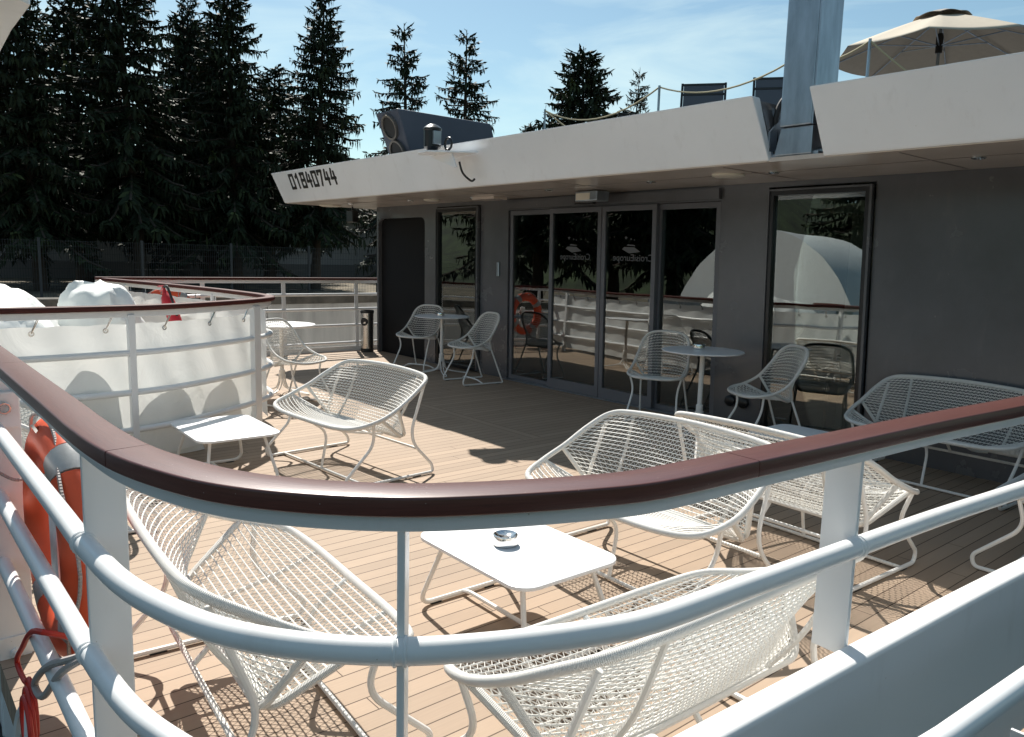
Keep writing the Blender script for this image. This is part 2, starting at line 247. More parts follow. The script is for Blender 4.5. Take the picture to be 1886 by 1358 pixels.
# ------------------------------------------------------------------ mesh helpers
class MB:
    def __init__(s): s.v = []; s.f = []; s.uv = {}; s.tone = None
    def box(s, a, b):
        x0, y0, z0 = a; x1, y1, z1 = b
        n = len(s.v); s.v += [(x0, y0, z0), (x1, y0, z0), (x1, y1, z0), (x0, y1, z0), (x0, y0, z1), (x1, y0, z1), (x1, y1, z1), (x0, y1, z1)]
        s.f += [tuple(n + i for i in q) for q in ((0, 3, 2, 1), (4, 5, 6, 7), (0, 1, 5, 4), (1, 2, 6, 5), (2, 3, 7, 6), (3, 0, 4, 7))]
        return s
    def hexa(s, p):   # 8 corners, bottom ring then top ring
        n = len(s.v); s.v += [tuple(q) for q in p]
        s.f += [tuple(n + i for i in q) for q in ((0, 3, 2, 1), (4, 5, 6, 7), (0, 1, 5, 4), (1, 2, 6, 5), (2, 3, 7, 6), (3, 0, 4, 7))]
        return s
    def sweep(s, path, prof, closed=False, cap=True, up=None):
        """prof: list of (a,b) offsets; path: points. frame by transport, or kept level when up is given"""
        P = [Vector(p) for p in path]; n = len(P)
        if n < 2: return s
        T = []
        for i in range(n):
            if closed: t = P[(i + 1) % n] - P[i - 1]
            else: t = P[min(i + 1, n - 1)] - P[max(i - 1, 0)]
            T.append(t.normalized() if t.length > 1e-9 else Vector((0, 0, 1)))
        if up is None:
            a = Vector((0, 0, 1)) if abs(T[0].z) < 0.9 else Vector((1, 0, 0))
            nrm = (a - T[0] * a.dot(T[0])).normalized(); Ns = [nrm]
            for i in range(1, n):
                nrm = nrm - T[i] * nrm.dot(T[i])
                if nrm.length < 1e-6: nrm = T[i].orthogonal()
                nrm = nrm.normalized(); Ns.append(nrm)
        else:
            u = Vector(up); Ns = [(u - t * u.dot(t)).normalized() for t in T]
        base = len(s.v); k = len(prof); ln = 0.0; lens = []
        for i in range(n):
            if i: ln += (P[i] - P[i - 1]).length
            lens.append(ln); B = T[i].cross(Ns[i])
            for a, b in prof: s.v.append(tuple(P[i] + B * a + Ns[i] * b))
        segs = n if closed else n - 1
        tot = ln + ((P[0] - P[-1]).length if closed else 0)
        pl = [0.0]
        for j in range(k): pl.append(pl[-1] + math.dist(prof[j], prof[(j + 1) % k]))
        for i in range(segs):
            i2 = (i + 1) % n; u0 = lens[i]; u1 = lens[i2] if i2 else tot
            for j in range(k):
                j2 = (j + 1) % k
                s.uv[len(s.f)] = ((u0, pl[j]), (u0, pl[j + 1]), (u1, pl[j + 1]), (u1, pl[j]))
                s.f.append((base + i * k + j, base + i * k + j2, base + i2 * k + j2, base + i2 * k + j))
        if cap and not closed:
            s.f.append(tuple(base + j for j in range(k - 1, -1, -1))); s.f.append(tuple(base + (n - 1) * k + j for j in range(k)))
        return s
    def tube(s, path, r, k=8, closed=False, cap=True):
        return s.sweep(path, [(r * math.cos(2 * math.pi * j / k), r * math.sin(2 * math.pi * j / k)) for j in range(k)], closed, cap)
    def lathe(s, prof, k=24, c=(0, 0, 0), cap=True):
        b = len(s.v)
        for r, z in prof:
            for j in range(k): a = 2 * math.pi * j / k; s.v.append((c[0] + r * math.cos(a), c[1] + r * math.sin(a), c[2] + z))
        for i in range(len(prof) - 1):
            for j in range(k): j2 = (j + 1) % k; s.f.append((b + i * k + j, b + i * k + j2, b + (i + 1) * k + j2, b + (i + 1) * k + j))
        if cap and prof[0][0] > 1e-6: s.f.append(tuple(b + j for j in range(k - 1, -1, -1)))
        if cap and prof[-1][0] > 1e-6: s.f.append(tuple(b + (len(prof) - 1) * k + j for j in range(k)))
        return s
    def prism(s, poly, d, org=(0, 0, 0), U=(1, 0, 0), V=(0, 0, 1)):
        """poly in (u,v); extruded by vector d"""
        O, U, V, d = Vector(org), Vector(U), Vector(V), Vector(d); n = len(poly); b = len(s.v)
        for off in (Vector((0, 0, 0)), d):
            for u, v in poly: s.v.append(tuple(O + U * u + V * v + off))
        s.f.append(tuple(b + i for i in range(n - 1, -1, -1))); s.f.append(tuple(b + n + i for i in range(n)))
        for i in range(n): j = (i + 1) % n; s.f.append((b + i, b + j, b + n + j, b + n + i))
        return s
    def build(s, name, m, parent=None, smooth=False, bevel=0.0):
        me = bpy.data.meshes.new(name); me.from_pydata(s.v, [], s.f); me.update()
        if s.uv:
            ul = me.uv_layers.new(name='UVMap')
            for fi, q in s.uv.items():
                ls = me.polygons[fi].loop_start
                for a, c in enumerate(q): ul.data[ls + a].uv = c
        if bevel > 0 or not s.uv:
            bm = bmesh.new(); bm.from_mesh(me)
            if bevel > 0:
                bmesh.ops.remove_doubles(bm, verts=bm.verts, dist=1e-5)
                es = [e for e in bm.edges if len(e.link_faces) == 2 and e.calc_face_angle(0) > 0.6]
                bmesh.ops.bevel(bm, geom=es, offset=bevel, segments=2, affect='EDGES', profile=0.6)
            bmesh.ops.recalc_face_normals(bm, faces=bm.faces)
            bm.to_mesh(me); bm.free()
        me.materials.append(M[m] if isinstance(m, str) else m)
        o = bpy.data.objects.new(name, me); COL.objects.link(o)
        if smooth:
            me.polygons.foreach_set('use_smooth', [True] * len(me.polygons))
            try: me.set_sharp_from_angle(angle=R(40))
            except Exception: pass
        if parent: o.parent = parent
        return o
def tag(o, label=None, cat=None, group=None, kind=None):
    if label: o['label'] = label
    if cat: o['category'] = cat
    if group: o['group'] = group
    if kind: o['kind'] = kind
    return o
def thing(name, label, cat, loc=(0, 0, 0), rz=0, group=None):
    o = bpy.data.objects.new(name, None); COL.objects.link(o); o.location = loc; o.rotation_euler = (0, 0, rz); o.empty_display_size = 0.2
    return tag(o, label, cat, group)
def copy_tree(o, parent=None):
    c = o.copy(); COL.objects.link(c)
    if parent: c.parent = parent
    for ch in list(o.children): copy_tree(ch, c)
    return c
def cr(pts, n=8, closed=False):
    P = [Vector(p) for p in pts]; out = []; m = len(P)
    g = (lambda i: P[i % m]) if closed else (lambda i: P[max(0, min(m - 1, i))])
    for i in range(m if closed else m - 1):
        p0, p1, p2, p3 = g(i - 1), g(i), g(i + 1), g(i + 2)
        for k in range(n):
            t = k / n
            out.append(0.5 * ((2 * p1) + (p2 - p0) * t + (2 * p0 - 5 * p1 + 4 * p2 - p3) * t * t + (3 * p1 - p0 - 3 * p2 + p3) * t ** 3))
    if not closed: out.append(P[-1])
    return out
def resample(P, n):
    P = [Vector(p) for p in P]; d = [0.0]
    for i in range(1, len(P)): d.append(d[-1] + (P[i] - P[i - 1]).length)
    out = []; j = 0
    for k in range(n):
        t = d[-1] * k / (n - 1)
        while j < len(P) - 2 and d[j + 1] < t: j += 1
        sgm = d[j + 1] - d[j]; a = 0 if sgm < 1e-12 else (t - d[j]) / sgm
        out.append(P[j].lerp(P[j + 1], min(1, max(0, a))))
    return out
def rrect(w, h, r, n=4):
    out = []
    for cx, cy, a0 in ((w / 2 - r, h / 2 - r, 0), (-w / 2 + r, h / 2 - r, 90), (-w / 2 + r, -h / 2 + r, 180), (w / 2 - r, -h / 2 + r, 270)):
        for i in range(n + 1): a = R(a0 + 90 * i / n); out.append((cx + r * math.cos(a), cy + r * math.sin(a)))
    return out
def fillet(pts, r, n=5):
    """polyline with rounded corners"""
    P = [Vector(p) for p in pts]; out = [P[0]]
    for i in range(1, len(P) - 1):
        a, b, c = P[i - 1], P[i], P[i + 1]
        d = min(r, (a - b).length * 0.45, (c - b).length * 0.45)
        p, q = b + (a - b).normalized() * d, b + (c - b).normalized() * d
        for k in range(n + 1): t = k / n; out.append(p * (1 - t) ** 2 + b * 2 * t * (1 - t) + q * t * t)
    out.append(P[-1]); return out
LEAN = -0.043            # the deck is cambered: uprights lean a little against it
def up(x, y, z): return (x + LEAN * z, y + 0.02 * z, z)

# ------------------------------------------------------------------ setting
d = MB(); d.box((-11.15, 0.30, -0.12), (-0.34, 6.30, 0)); d.box((-11.15, 6.30, -0.12), (-10.2, 22, 0))
tag(d.build('terrace_deck', 'deck'), kind='structure')
d = MB(); d.box((-14, -9, -0.50), (6, 0.295, -0.30)); tag(d.build('foredeck', 'foredeck'), kind='structure')
d = MB(); d.box((-0.33, .30, -.5), (6, 9, -.30)); tag(d.build('side_deck', 'foredeck'), kind='structure')
d = MB(); d.box((-11.2, 0.30, -2.9), (-.345, 22, -0.125)); tag(d.build('hull_side', 'white'), kind='structure')
d = MB(); d.box((-700, -700, -3.2), (700, 700, -3.0)); tag(d.build('river_water', 'water'), kind='structure')
d = MB(); d.box((-600, -400, -3.4), (-13.32, 600, -0.12)); tag(d.build('quay_ground', 'soil'), kind='structure')
q = thing('quay_wall', 'weathered concrete quay wall behind the far white railing', 'wall', (-13, 8, 0))
for i in range(-6, 12): MB().box((-0.30, i * 2.6, -3.3), (0, i * 2.6 + 2.592, 0.60)).build('wall_panel', 'concrete', q, bevel=0.01)
MB().box((-0.36, -20, 0.602), (0.05, 32, 0.74)).build('coping', 'moss', q, bevel=0.02)

# hillside behind the camera (partly seen in the glazing)
def hillside():
    b = MB(); rnd = random.Random(4); nx, ny = 56, 10
    for j in range(ny + 1):
        for i in range(nx + 1):
            deg = 35 + 220 * i / nx; a = R(deg); rr = 75 + j * 22
            big = 1 + 1.3 * max(0, min(1, (150 - deg) / 40)) + .8 * max(0, 1 - abs(deg - 212) / 25)  # unseen right-hand hills heightened to hold sky light off the stair plate
            z = -3 + 44 * big * (1 - math.exp(-j / 4.0)) * (0.75 + 0.25 * math.sin(i * 0.7)) + rnd.uniform(-1.2, 1.2)
            b.v.append((rr * math.sin(a) * 1.2, rr * math.cos(a), z))
    for j in range(ny):
        for i in range(nx): n = j * (nx + 1) + i; b.f.append((n, n + 1, n + nx + 2, n + nx + 1))
    tag(b.build('hills', 'hill', smooth=True), kind='structure')
hillside()

# ------------------------------------------------------------------ deckhouse
YF = 6.164; SZ = 2.215
def deckhouse():
    h = thing('deckhouse', 'anthracite ship superstructure with glazed sliding doors under a white overhanging roof', 'deckhouse', (-6, YF, 0))
    h.location = (0, 0, 0)
    X = [(-10.60, -10.555, 0, 2.04), (-10.60, -9.27, 2.04, SZ), (-9.27, -8.965, 0, SZ), (-8.965, -7.975, 2.165, SZ), (-7.975, -7.42, 0, SZ),
         (-7.42, -4.325, 2.075, SZ), (-4.325, -3.83, 0, SZ), (-3.83, -2.88, 2.17, SZ), (-2.88, 1.5, 0, SZ)]
    b = MB()
    for x0, x1, z0, z1 in X:
        b.hexa([up(x0, YF, z0), up(x1, YF, z0), up(x1, YF + .10, z0), up(x0, YF + .10, z0), up(x0, YF, z1), up(x1, YF, z1), up(x1, YF + .10, z1), up(x0, YF + .10, z1)])
    b.hexa([up(-10.60, YF + .101, 0), up(-10.50, YF + .101, 0), up(-10.50, 14, 0), up(-10.60, 14, 0), up(-10.60, YF + .101, SZ), up(-10.50, YF + .101, SZ), up(-10.50, 14, SZ), up(-10.60, 14, SZ)])
    # rounded corners of the passage opening
    r = .11
    for sx, xx in ((1, -10.555), (-1, -9.27)):
        poly = [(0, 0)] + [(r - r * math.cos(R(t)), -r + r * math.sin(R(t))) for t in range(0, 91, 15)]
        b.prism([(xx + LEAN * 2.04 + sx * u, 2.04 + v) for u, v in poly], (0, .08, 0), (0, YF + .045, 0))
    b.build('wall', 'wall', h)
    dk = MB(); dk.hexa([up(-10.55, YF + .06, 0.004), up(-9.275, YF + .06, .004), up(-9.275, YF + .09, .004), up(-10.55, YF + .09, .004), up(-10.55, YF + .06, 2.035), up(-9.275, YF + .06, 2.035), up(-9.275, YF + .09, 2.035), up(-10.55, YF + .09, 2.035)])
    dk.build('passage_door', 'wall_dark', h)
    def win(x0, x1, z0, z1, dy=-.035):
        fb = MB(); t = .035
        y0, y1 = YF + dy, YF + .06
        for a, c, e, g in ((x0, x0 + t, z0, z1), (x1 - t, x1, z0, z1), (x0 + t, x1 - t, z1 - t, z1), (x0 + t, x1 - t, z0, z0 + t)):
            fb.hexa([up(a, y0, e), up(c, y0, e), up(c, y1, e), up(a, y1, e), up(a, y0, g), up(c, y0, g), up(c, y1, g), up(a, y1, g)])
        f = fb.build('window', 'black', h)
        e, g = z0 + t, z1 - t
        MB().hexa([up(x0 + t, YF, e), up(x1 - t, YF, e), up(x1 - t, YF + .012, e), up(x0 + t, YF + .012, e), up(x0 + t, YF, g), up(x1 - t, YF, g), up(x1 - t, YF + .012, g), up(x0 + t, YF + .012, g)]).build('pane', 'glass', f)
        # slim outer trim
        tb = MB()
        for a, c, ee, gg in ((x1 + .002, x1 + .022, z0, z1 + .018), (x0 - .012, x0 - .002, z0, z1 + .018), (x0, x1, z1 + .002, z1 + .018)):
            tb.hexa([up(a, y0 - .012, ee), up(c, y0 - .012, ee), up(c, YF - .003, ee), up(a, YF - .003, ee), up(a, y0 - .012, gg), up(c, y0 - .012, gg), up(c, YF - .003, gg), up(a, YF - .003, gg)])
        tb.build('trim', 'wall', f)
    win(-8.93, -8.01, 0.02, 2.13); win(-3.795, -2.915, 0.02, 2.13)
    # sliding doors: two outer fixed leaves, two inner leaves that slide in front
    leaves = [(-7.405, -6.60, .02), (-6.63, -5.815, -.035), (-5.805, -5.06, -.035), (-5.09, -4.335, .02)]
    for i, (x0, x1, dy) in enumerate(leaves):
        tb_ = .115 if dy < 0 else .05
        fb = MB(); t = .052; y0 = YF + dy; y1 = y0 + .045; z0, z1 = .012, 2.07
        for a, c, e, g in ((x0, x0 + t, z0, z1), (x1 - t, x1, z0, z1), (x0 + t, x1 - t, z1 - t, z1), (x0 + t, x1 - t, z0, z0 + tb_)):
            fb.hexa([up(a, y0, e), up(c, y0, e), up(c, y1, e), up(a, y1, e), up(a, y0, g), up(c, y0, g), up(c, y1, g), up(a, y1, g)])
        f = fb.build('sliding_door', 'frame', h)
        e, g = z0 + tb_, z1 - t; ya = y0 + .018
        MB().hexa([up(x0 + t, ya, e), up(x1 - t, ya, e), up(x1 - t, ya + .012, e), up(x0 + t, ya + .012, e), up(x0 + t, ya, g), up(x1 - t, ya, g), up(x1 - t, ya + .012, g), up(x0 + t, ya + .012, g)]).build('pane', 'glass', f)
        if dy < 0: logo((x0 + x1) / 2 + (.0 if i == 1 else .06), ya - .004, 1.50, f, .235 if i == 1 else .275)
    MB().hexa([up(-7.42, YF - .05, 2.09), up(-4.318, YF - .05, 2.09), up(-4.318, YF - .002, 2.09), up(-7.42, YF - .002, 2.09), up(-7.42, YF - .05, 2.19), up(-4.318, YF - .05, 2.19), up(-4.318, YF - .002, 2.19), up(-7.42, YF - .002, 2.19)]).build('door_header', 'wall', h)
    MB().box((-7.42, YF - .07, .003), (-4.33, YF + .02, .011)).build('door_track', 'galv', h)
    # motion sensor over the doors
    s = MB(); s.sweep([(-6.20, YF - .085, 2.13), (-5.93, YF - .085, 2.13)], rrect(.07, .075, .03), up=(0, 0, 1)); s.build('motion_sensor', 'black', h, smooth=True)
    # small intercom plate
    s = MB(); s.sweep([up(-7.60, YF - .012, 1.27), up(-7.60, YF - .012, 1.44)], rrect(.022, .045, .01)); ic = s.build('door_intercom', 'galv', h, smooth=True)
    MB().box((-7.60 - .068, YF + .008, 1.31), (-7.60 - .050, YF + .013, 1.42)).build('speaker_grille', 'black', ic)
    s = MB()
    for xx in (-3.93, -4.04): s.lathe([(.052, 0), (.052, .03), (.03, .045)], 16, (0, 0, 0))
    s.v = [(vx + (-4.0 if i < len(s.v) // 2 else -4.14), YF - vz, vy + .24) for i, (vx, vy, vz) in enumerate(s.v)]
    s.build('shore_socket', 'black', h, smooth=True)
    # skirting under the facade
    # roof: soffit, fascia in two lengths with a slot for the mast
    TB, TT = (4.97, 2.222), (4.81, 2.65)
    so = MB(); so.box((-11.22, TB[0] + .02, SZ + .001), (1.5, 9, SZ + .03)); so.build('soffit', 'soffit', h)
    def fas(xb0, xb1, xt0, xt1, name='roof_fascia'):
        b = MB(); (yb, zb), (yt, zt) = TB, TT
        b.hexa([(xb0, yb, zb), (xb1, yb, zb), (xb1, yb + .06, zb), (xb0, yb + .06, zb), (xt0, yt, zt), (xt1, yt, zt), (xt1, yt + .10, zt), (xt0, yt + .10, zt)])
        return b.build(name, 'fascia', h, bevel=.012)
    f1 = fas(-11.26, -3.16, -11.37, -3.225); fas(-2.755, 1.6, -2.805, 1.6)
    number(f1, TB, TT)
    # weld seam of the two fascia plates is a shallow strip
    b = MB(); b.hexa([(-11.25, 5.04, SZ + .032), (-3.162, 5.04, SZ + .032), (-3.162, 22, SZ + .032), (-11.25, 22, SZ + .032), (-11.36, 4.92, 2.63), (-3.227, 4.92, 2.63), (-3.227, 22, 2.63), (-11.36, 22, 2.63)])
    b.hexa([(-2.753, 5.04, SZ + .032), (1.5, 5.04, SZ + .032), (1.5, 22, SZ + .032), (-2.753, 22, SZ + .032), (-2.803, 4.92, 2.63), (1.5, 4.92, 2.63), (1.5, 22, 2.63), (-2.803, 22, 2.63)])
    b.hexa([(-3.16, 5.5, SZ + .032), (-2.755, 5.5, SZ + .032), (-2.755, 22, SZ + .032), (-3.16, 22, SZ + .032), (-3.225, 5.5, 2.60), (-2.805, 5.5, 2.60), (-2.805, 22, 2.60), (-3.225, 22, 2.60)])
    b.build('roof', 'wall', h)
    b = MB()
    for x in (-9.9, -8.4, -7.05, -5.5, -3.6, -2.3, -.9): b.box((x, 5.06, SZ - .0025), (x + .006, 6.15, SZ))
    b.box((-11.2, 5.52, SZ - .0025), (1.4, 5.526, SZ)); b.build('panel_joint', 'soffit_dark', h)
    for x, y in ((-10.3, 5.54), (-8.9, 5.67), (-6.15, 5.62), (-4.72, 5.56), (-3.47, 5.54), (-2.02, 5.56), (-7.78, 5.86)):
        l = MB(); l.lathe([(.045, 0), (.045, -.006), (.036, -.012), (.03, -.004), (0.0, -.003)], 20, (x, y, SZ)); l.build('downlight', 'chrome', h, smooth=True)
    for x, y, r in ((-10.95, 5.56, .16), (-8.48, 5.72, .10), (-3.86, 5.5, .13)):
        l = MB(); l.lathe([(r, 0), (r, -.012), (r * .8, -.02), (0, -.024)], 28, (x, y, SZ)); l.build('ceiling_lamp', 'lamp', h, smooth=True)
    fl = MB(); fl.box((-5.98, 5.84, SZ - .11), (-5.66, 6.02, SZ - .012)); e = fl.build('emergency_light', 'galv', h, bevel=.008)
    MB().box((-5.96, 5.834, SZ - .10), (-5.76, 5.839, SZ - .03)).build('diffuser', 'lamp', e)
    MB().box((-7.72, 5.80, SZ - .03), (-7.30, 6.0, SZ)).build('air_grille', 'soffit', h)
    # lounge behind the glass
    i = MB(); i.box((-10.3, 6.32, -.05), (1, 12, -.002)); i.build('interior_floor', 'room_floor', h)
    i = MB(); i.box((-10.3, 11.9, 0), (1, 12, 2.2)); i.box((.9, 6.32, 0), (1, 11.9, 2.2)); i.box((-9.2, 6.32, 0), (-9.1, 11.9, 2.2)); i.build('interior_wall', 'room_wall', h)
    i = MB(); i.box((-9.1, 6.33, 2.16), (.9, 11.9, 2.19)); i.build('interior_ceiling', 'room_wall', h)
    for x, y, ww in ((-8.86, 6.6, .26), (-7.3, 6.5, .2), (-3.55, 7.0, .22), (-3.05, 6.8, .3)): i = MB(); i.box((x, y, 0), (x + ww, y + .04, 2.1)); i.build('interior_curtain', 'room_light', h)
    i = MB(); i.box((-8.7, 7.6, 0), (-8.0, 8.2, 1.0)); i.build('interior_counter', 'wood', h); i = MB(); i.box((-7.0, 8.5, .0), (-5.2, 8.9, .95)); i.build('interior_counter', 'wood', h)
    i = MB(); i.box((-8.85, 6.45, 1.93), (-8.1, 6.5, 2.02)); i.build('blind_box', 'room_light', h); i = MB(); i.box((-3.72, 6.45, 1.95), (-3.0, 6.5, 2.03)); i.build('blind_box', 'room_light', h)
    return h
def logo(xc, y, z, parent, half):
    cu = bpy.data.curves.new('lettering', 'FONT'); cu.body = 'CroisiEurope'; cu.align_x = 'CENTER'; cu.size = .105; cu.extrude = .0008
    to = bpy.data.objects.new('tmp', cu); COL.objects.link(to)
    bpy.context.view_layer.update()
    me = to.to_mesh(); vs = [v.co.copy() for v in me.vertices]; fs = [tuple(p.vertices) for p in me.polygons]; to.to_mesh_clear()
    bpy.data.objects.remove(to, do_unlink=True); bpy.data.curves.remove(cu)
    wmax = max(v.x for v in vs); k = half / wmax
    b = MB(); b.v = [tuple(up(xc - v.x * k, y + v.z, z + v.y * .95)) for v in vs]; b.f = [tuple(reversed(f)) for f in fs]
    # little ship and three stars over the name, all seen from behind
    def pl(poly):
        b.prism([(-u, v) for u, v in poly], (0, .001, 0), up(xc - .03, y - .0005, z + .09))
    pl([(-.13, .005), (.02, -.012), (.12, .03), (.09, .055), (-.05, .05)]); pl([(-.06, .062), (.06, .068), (.04, .082), (-.05, .074)])
    for sx, sr in ((-.045, .011), (.0, .014), (.07, .022)):
        pl([(sx + (sr if t % 2 == 0 else sr * .42) * math.sin(t * math.pi / 5), .125 + .2 * (sx + .05) + (sr if t % 2 == 0 else sr * .42) * math.cos(t * math.pi / 5)) for t in range(10)])
    b.build('lettering', 'logo', parent)
def number(parent, TB, TT):
    yb, zb = TB; yt, zt = TT; hh = math.hypot(yt - yb, zt - zb); V = Vector((0, (yt - yb) / hh, (zt - zb) / hh)); n = Vector((0, -V.z, V.y))
    W_, H_, S = .110, .185, .040
    G = {'0': [((0, 0), (0, 1)), ((1, 0), (1, 1)), ((0, 0), (1, 0)), ((0, 1), (1, 1))], '1': [((.6, 0), (.6, 1)), ((.15, .8), (.6, 1))], '8': [((0, .05), (0, .42)), ((1, .05), (1, .42)), ((.08, .58), (.08, 1)), ((.92, .58), (.92, 1)), ((0, 0), (1, 0)), ((0, 1), (1, 1)), ((0, .5), (1, .5))],
         '4': [((0, .38), (.28, 1)), ((0, .38), (1, .38)), ((.78, 0), (.78, .80))], '7': [((0, 1), (1, 1)), ((1, 1), (.42, 0)), ((0, .80), (0, 1))]}
    b = MB(); x = -10.80
    for ch in '01840744':
        for (a0, b0), (a1, b1) in G[ch]:
            p = Vector((x + a0 * W_, b0 * H_, 0)); q = Vector((x + a1 * W_, b1 * H_, 0)); t = (q - p).normalized(); s = Vector((-t.y, t.x, 0)) * S / 2; e = t * S / 2
            c = [p - e * .7 - s, p - e - s * .4, p - e + s * .4, p - e * .7 + s, q + e * .7 + s, q + e + s * .4, q + e - s * .4, q + e * .7 - s]
            b.prism([(v.x, v.y) for v in c], n * .003, Vector((0, yb, zb)) + V * (.44 * hh) + n * .002 + (Vector((0, 0, 0))), (1, 0, 0), V)
        x += W_ + .068
    b.build('registration_number', 'ink', parent)
DH = deckhouse()
def lounge_chair():
    t = thing('lounge_chair', 'x', 'chair', group='dark chairs inside the lounge')
    i = MB(); i.lathe([(.24, .45), (.24, .50), (.2, .52)], 20); i.build('seat', 'black', t, smooth=True)
    i = MB(); i.sweep(cr([(-.24, .18, .62), (-.22, .24, .78), (0, .27, .80), (.22, .24, .78), (.24, .18, .62)]), rrect(.03, .26, .01), up=(0, 0, 1)); i.build('backrest', 'black', t, smooth=True)
    for a in (-.2, .2):
        for c in (-.2, .2): i = MB(); i.tube([(a, c, 0), (a, c, .45)], .018, 6); i.build('leg', 'black', t)
    return t
lc = lounge_chair()
for k, (x, y, lb) in enumerate(((-3.35, 7.0, 'dark chair inside the lounge behind the tall right window'), (-7.05, 7.1, 'dark chair inside the lounge behind the leftmost door leaf'), (-4.6, 7.6, 'dark chair deep inside the lounge behind the rightmost door leaf'))):
    o = copy_tree(lc) if k else lc; o.location = (x, y, 0); o.rotation_euler = (0, 0, R(20 * k)); o['label'] = lb

# things on the roof
def exhaust():
    t = thing('exhaust_housing', 'slate blue exhaust housing with two round outlets on the roof edge', 'exhaust', (-8.3, 5.5, 2.63))
    x0, x1 = -8.62, -8.12
    b = MB(); yT, yB, zT, zB = 4.98, 5.26, 3.20, 2.50
    b.hexa([(x0, yB, zB), (x1, yB, zB), (x1, 6.62, zB), (x0, 6.62, zB), (x0, yT, zT), (x1, yT, zT), (x1, 6.38, zT), (x0, 6.38, zT)])
    b.v = [(x - t.location.x, y - t.location.y, z - t.location.z) for x, y, z in b.v]
    b.build('casing', 'exhaust', t, bevel=.02)
    ax = Vector((0, -.93, -.37)).normalized()
    for z in (3.02, 2.74):
        yy = yT + (zT - z) / (zT - zB) * (yB - yT); c = Vector((-8.37, yy, z)) - t.location
        for r0, r1, l, m, nm in ((.125, .15, .035, 'soot_steel', 'outlet_ring'), (.0, .122, .02, 'rubber', 'outlet_throat')):
            m_ = MB(); m_.lathe([(r0 if r0 else 0, .0), (r1, 0.0), (r1, l), (r0 if r0 else 0, l)] + ([(r0, 0)] if r0 else []), 24, cap=not r0)
            qn = ax.to_track_quat('Z', 'Y'); m_.v = [tuple(c + qn @ Vector(v)) for v in m_.v]; m_.build(nm, m, t, smooth=True)
exhaust()
def beacon():
    t = thing('navigation_lamp', 'black round navigation lamp on a white bracket at the fascia', 'lamp', (-6.72, 4.60, 2.535))
    b = MB(); b.prism([(-.20, -.10), (-.06, -.19), (.10, -.19), (.42, .20), (-.02, .26)], (0, 0, .018), (0, 0, -.018), (1, 0, 0), (0, 1, 0)); br = b.build('bracket', 'fascia', t, bevel=.004)
    b = MB(); b.prism([(-.17, 0), (.22, .0), (.30, -.14), (.26, -.14)], (0, .012, 0), (0, .02, -.02)); b.build('gusset', 'fascia', t)
    b = MB(); b.lathe([(.055, 0.001), (.055, .02), (.088, .05), (.09, .21), (.095, .215), (.095, .235), (.06, .262), (.03, .275), (0, .28)], 24, (-.02, -.05, 0)); b.build('lamp_body', 'black', t, smooth=True)
    b = MB(); b.box((.055, -.10, .07), (.083, -.012, .20)); b.build('lens', 'galv', t, bevel=.004)
    b = MB(); b.tube([(.16 + .06 * math.cos(a / 10 * 6.28), .02, .075 + .06 * math.sin(a / 10 * 6.28)) for a in range(10)], .012, 8, closed=True); b.tube(cr([(.12, .02, .02), (.14, .02, .002), (.1, .0, .001)]), .012, 8)
    b.build('cable_coil', 'black', t, smooth=True)
    b = MB(); b.tube(cr([(.20, .13, -.09), (.22, .16, -.2), (.24, .25, -.27), (.31, .24, -.26)]), .011, 8); b.build('cable', 'black', t, smooth=True)
beacon()
def mast():
    t = thing('hinged_mast', 'galvanised square mast standing in the roof slot', 'mast', (-2.94, 5.10, 2.22))
    b = MB(); b.box((-.15, -.14, .22), (.085, .17, 2.6)); b.build('mast_post', 'galv', t, bevel=.01)
    b = MB(); b.hexa([(-.19, -.12, .03), (.09, -.12, .03), (.09, .2, .03), (-.19, .2, .03), (-.15, -.12, .215), (.09, -.12, .215), (.09, .2, .215), (-.15, .2, .215)]); b.build('mast_foot', 'galv', t, bevel=.008)
    b = MB(); b.box((.0855, -.138, .22), (.097, .0, 2.55)); b.build('stiffener', 'galv', t)
    b = MB(); b.tube([(-.24, -.02, .05), (.14, -.02, .05)], .03, 14); b.build('hinge_pin', 'steel', t, smooth=True)
    b = MB(); b.box((-.22, -.10, .026), (.13, .22, .046)); b.prism([(-.12, .0), (.2, 0), (.2, .26), (.0, .30), (-.12, .2)], (.015, 0, 0), (-.245, 0, 0), (0, 1, 0), (0, 0, 1)); b.build('bracket', 'galv', t)
    b = MB()
    for k in range(2): b.tube(cr([(-.245 - .03 * k, -.02 + .05 * k, .12), (-.25 - .03 * k, -.03 + .05 * k, .30), (-.23 - .03 * k, .0 + .05 * k, .42), (-.14, .03 + .05 * k, .50)]), .02, 8)
    b.build('hydraulic_hose', 'rubber', t, smooth=True)
mast()
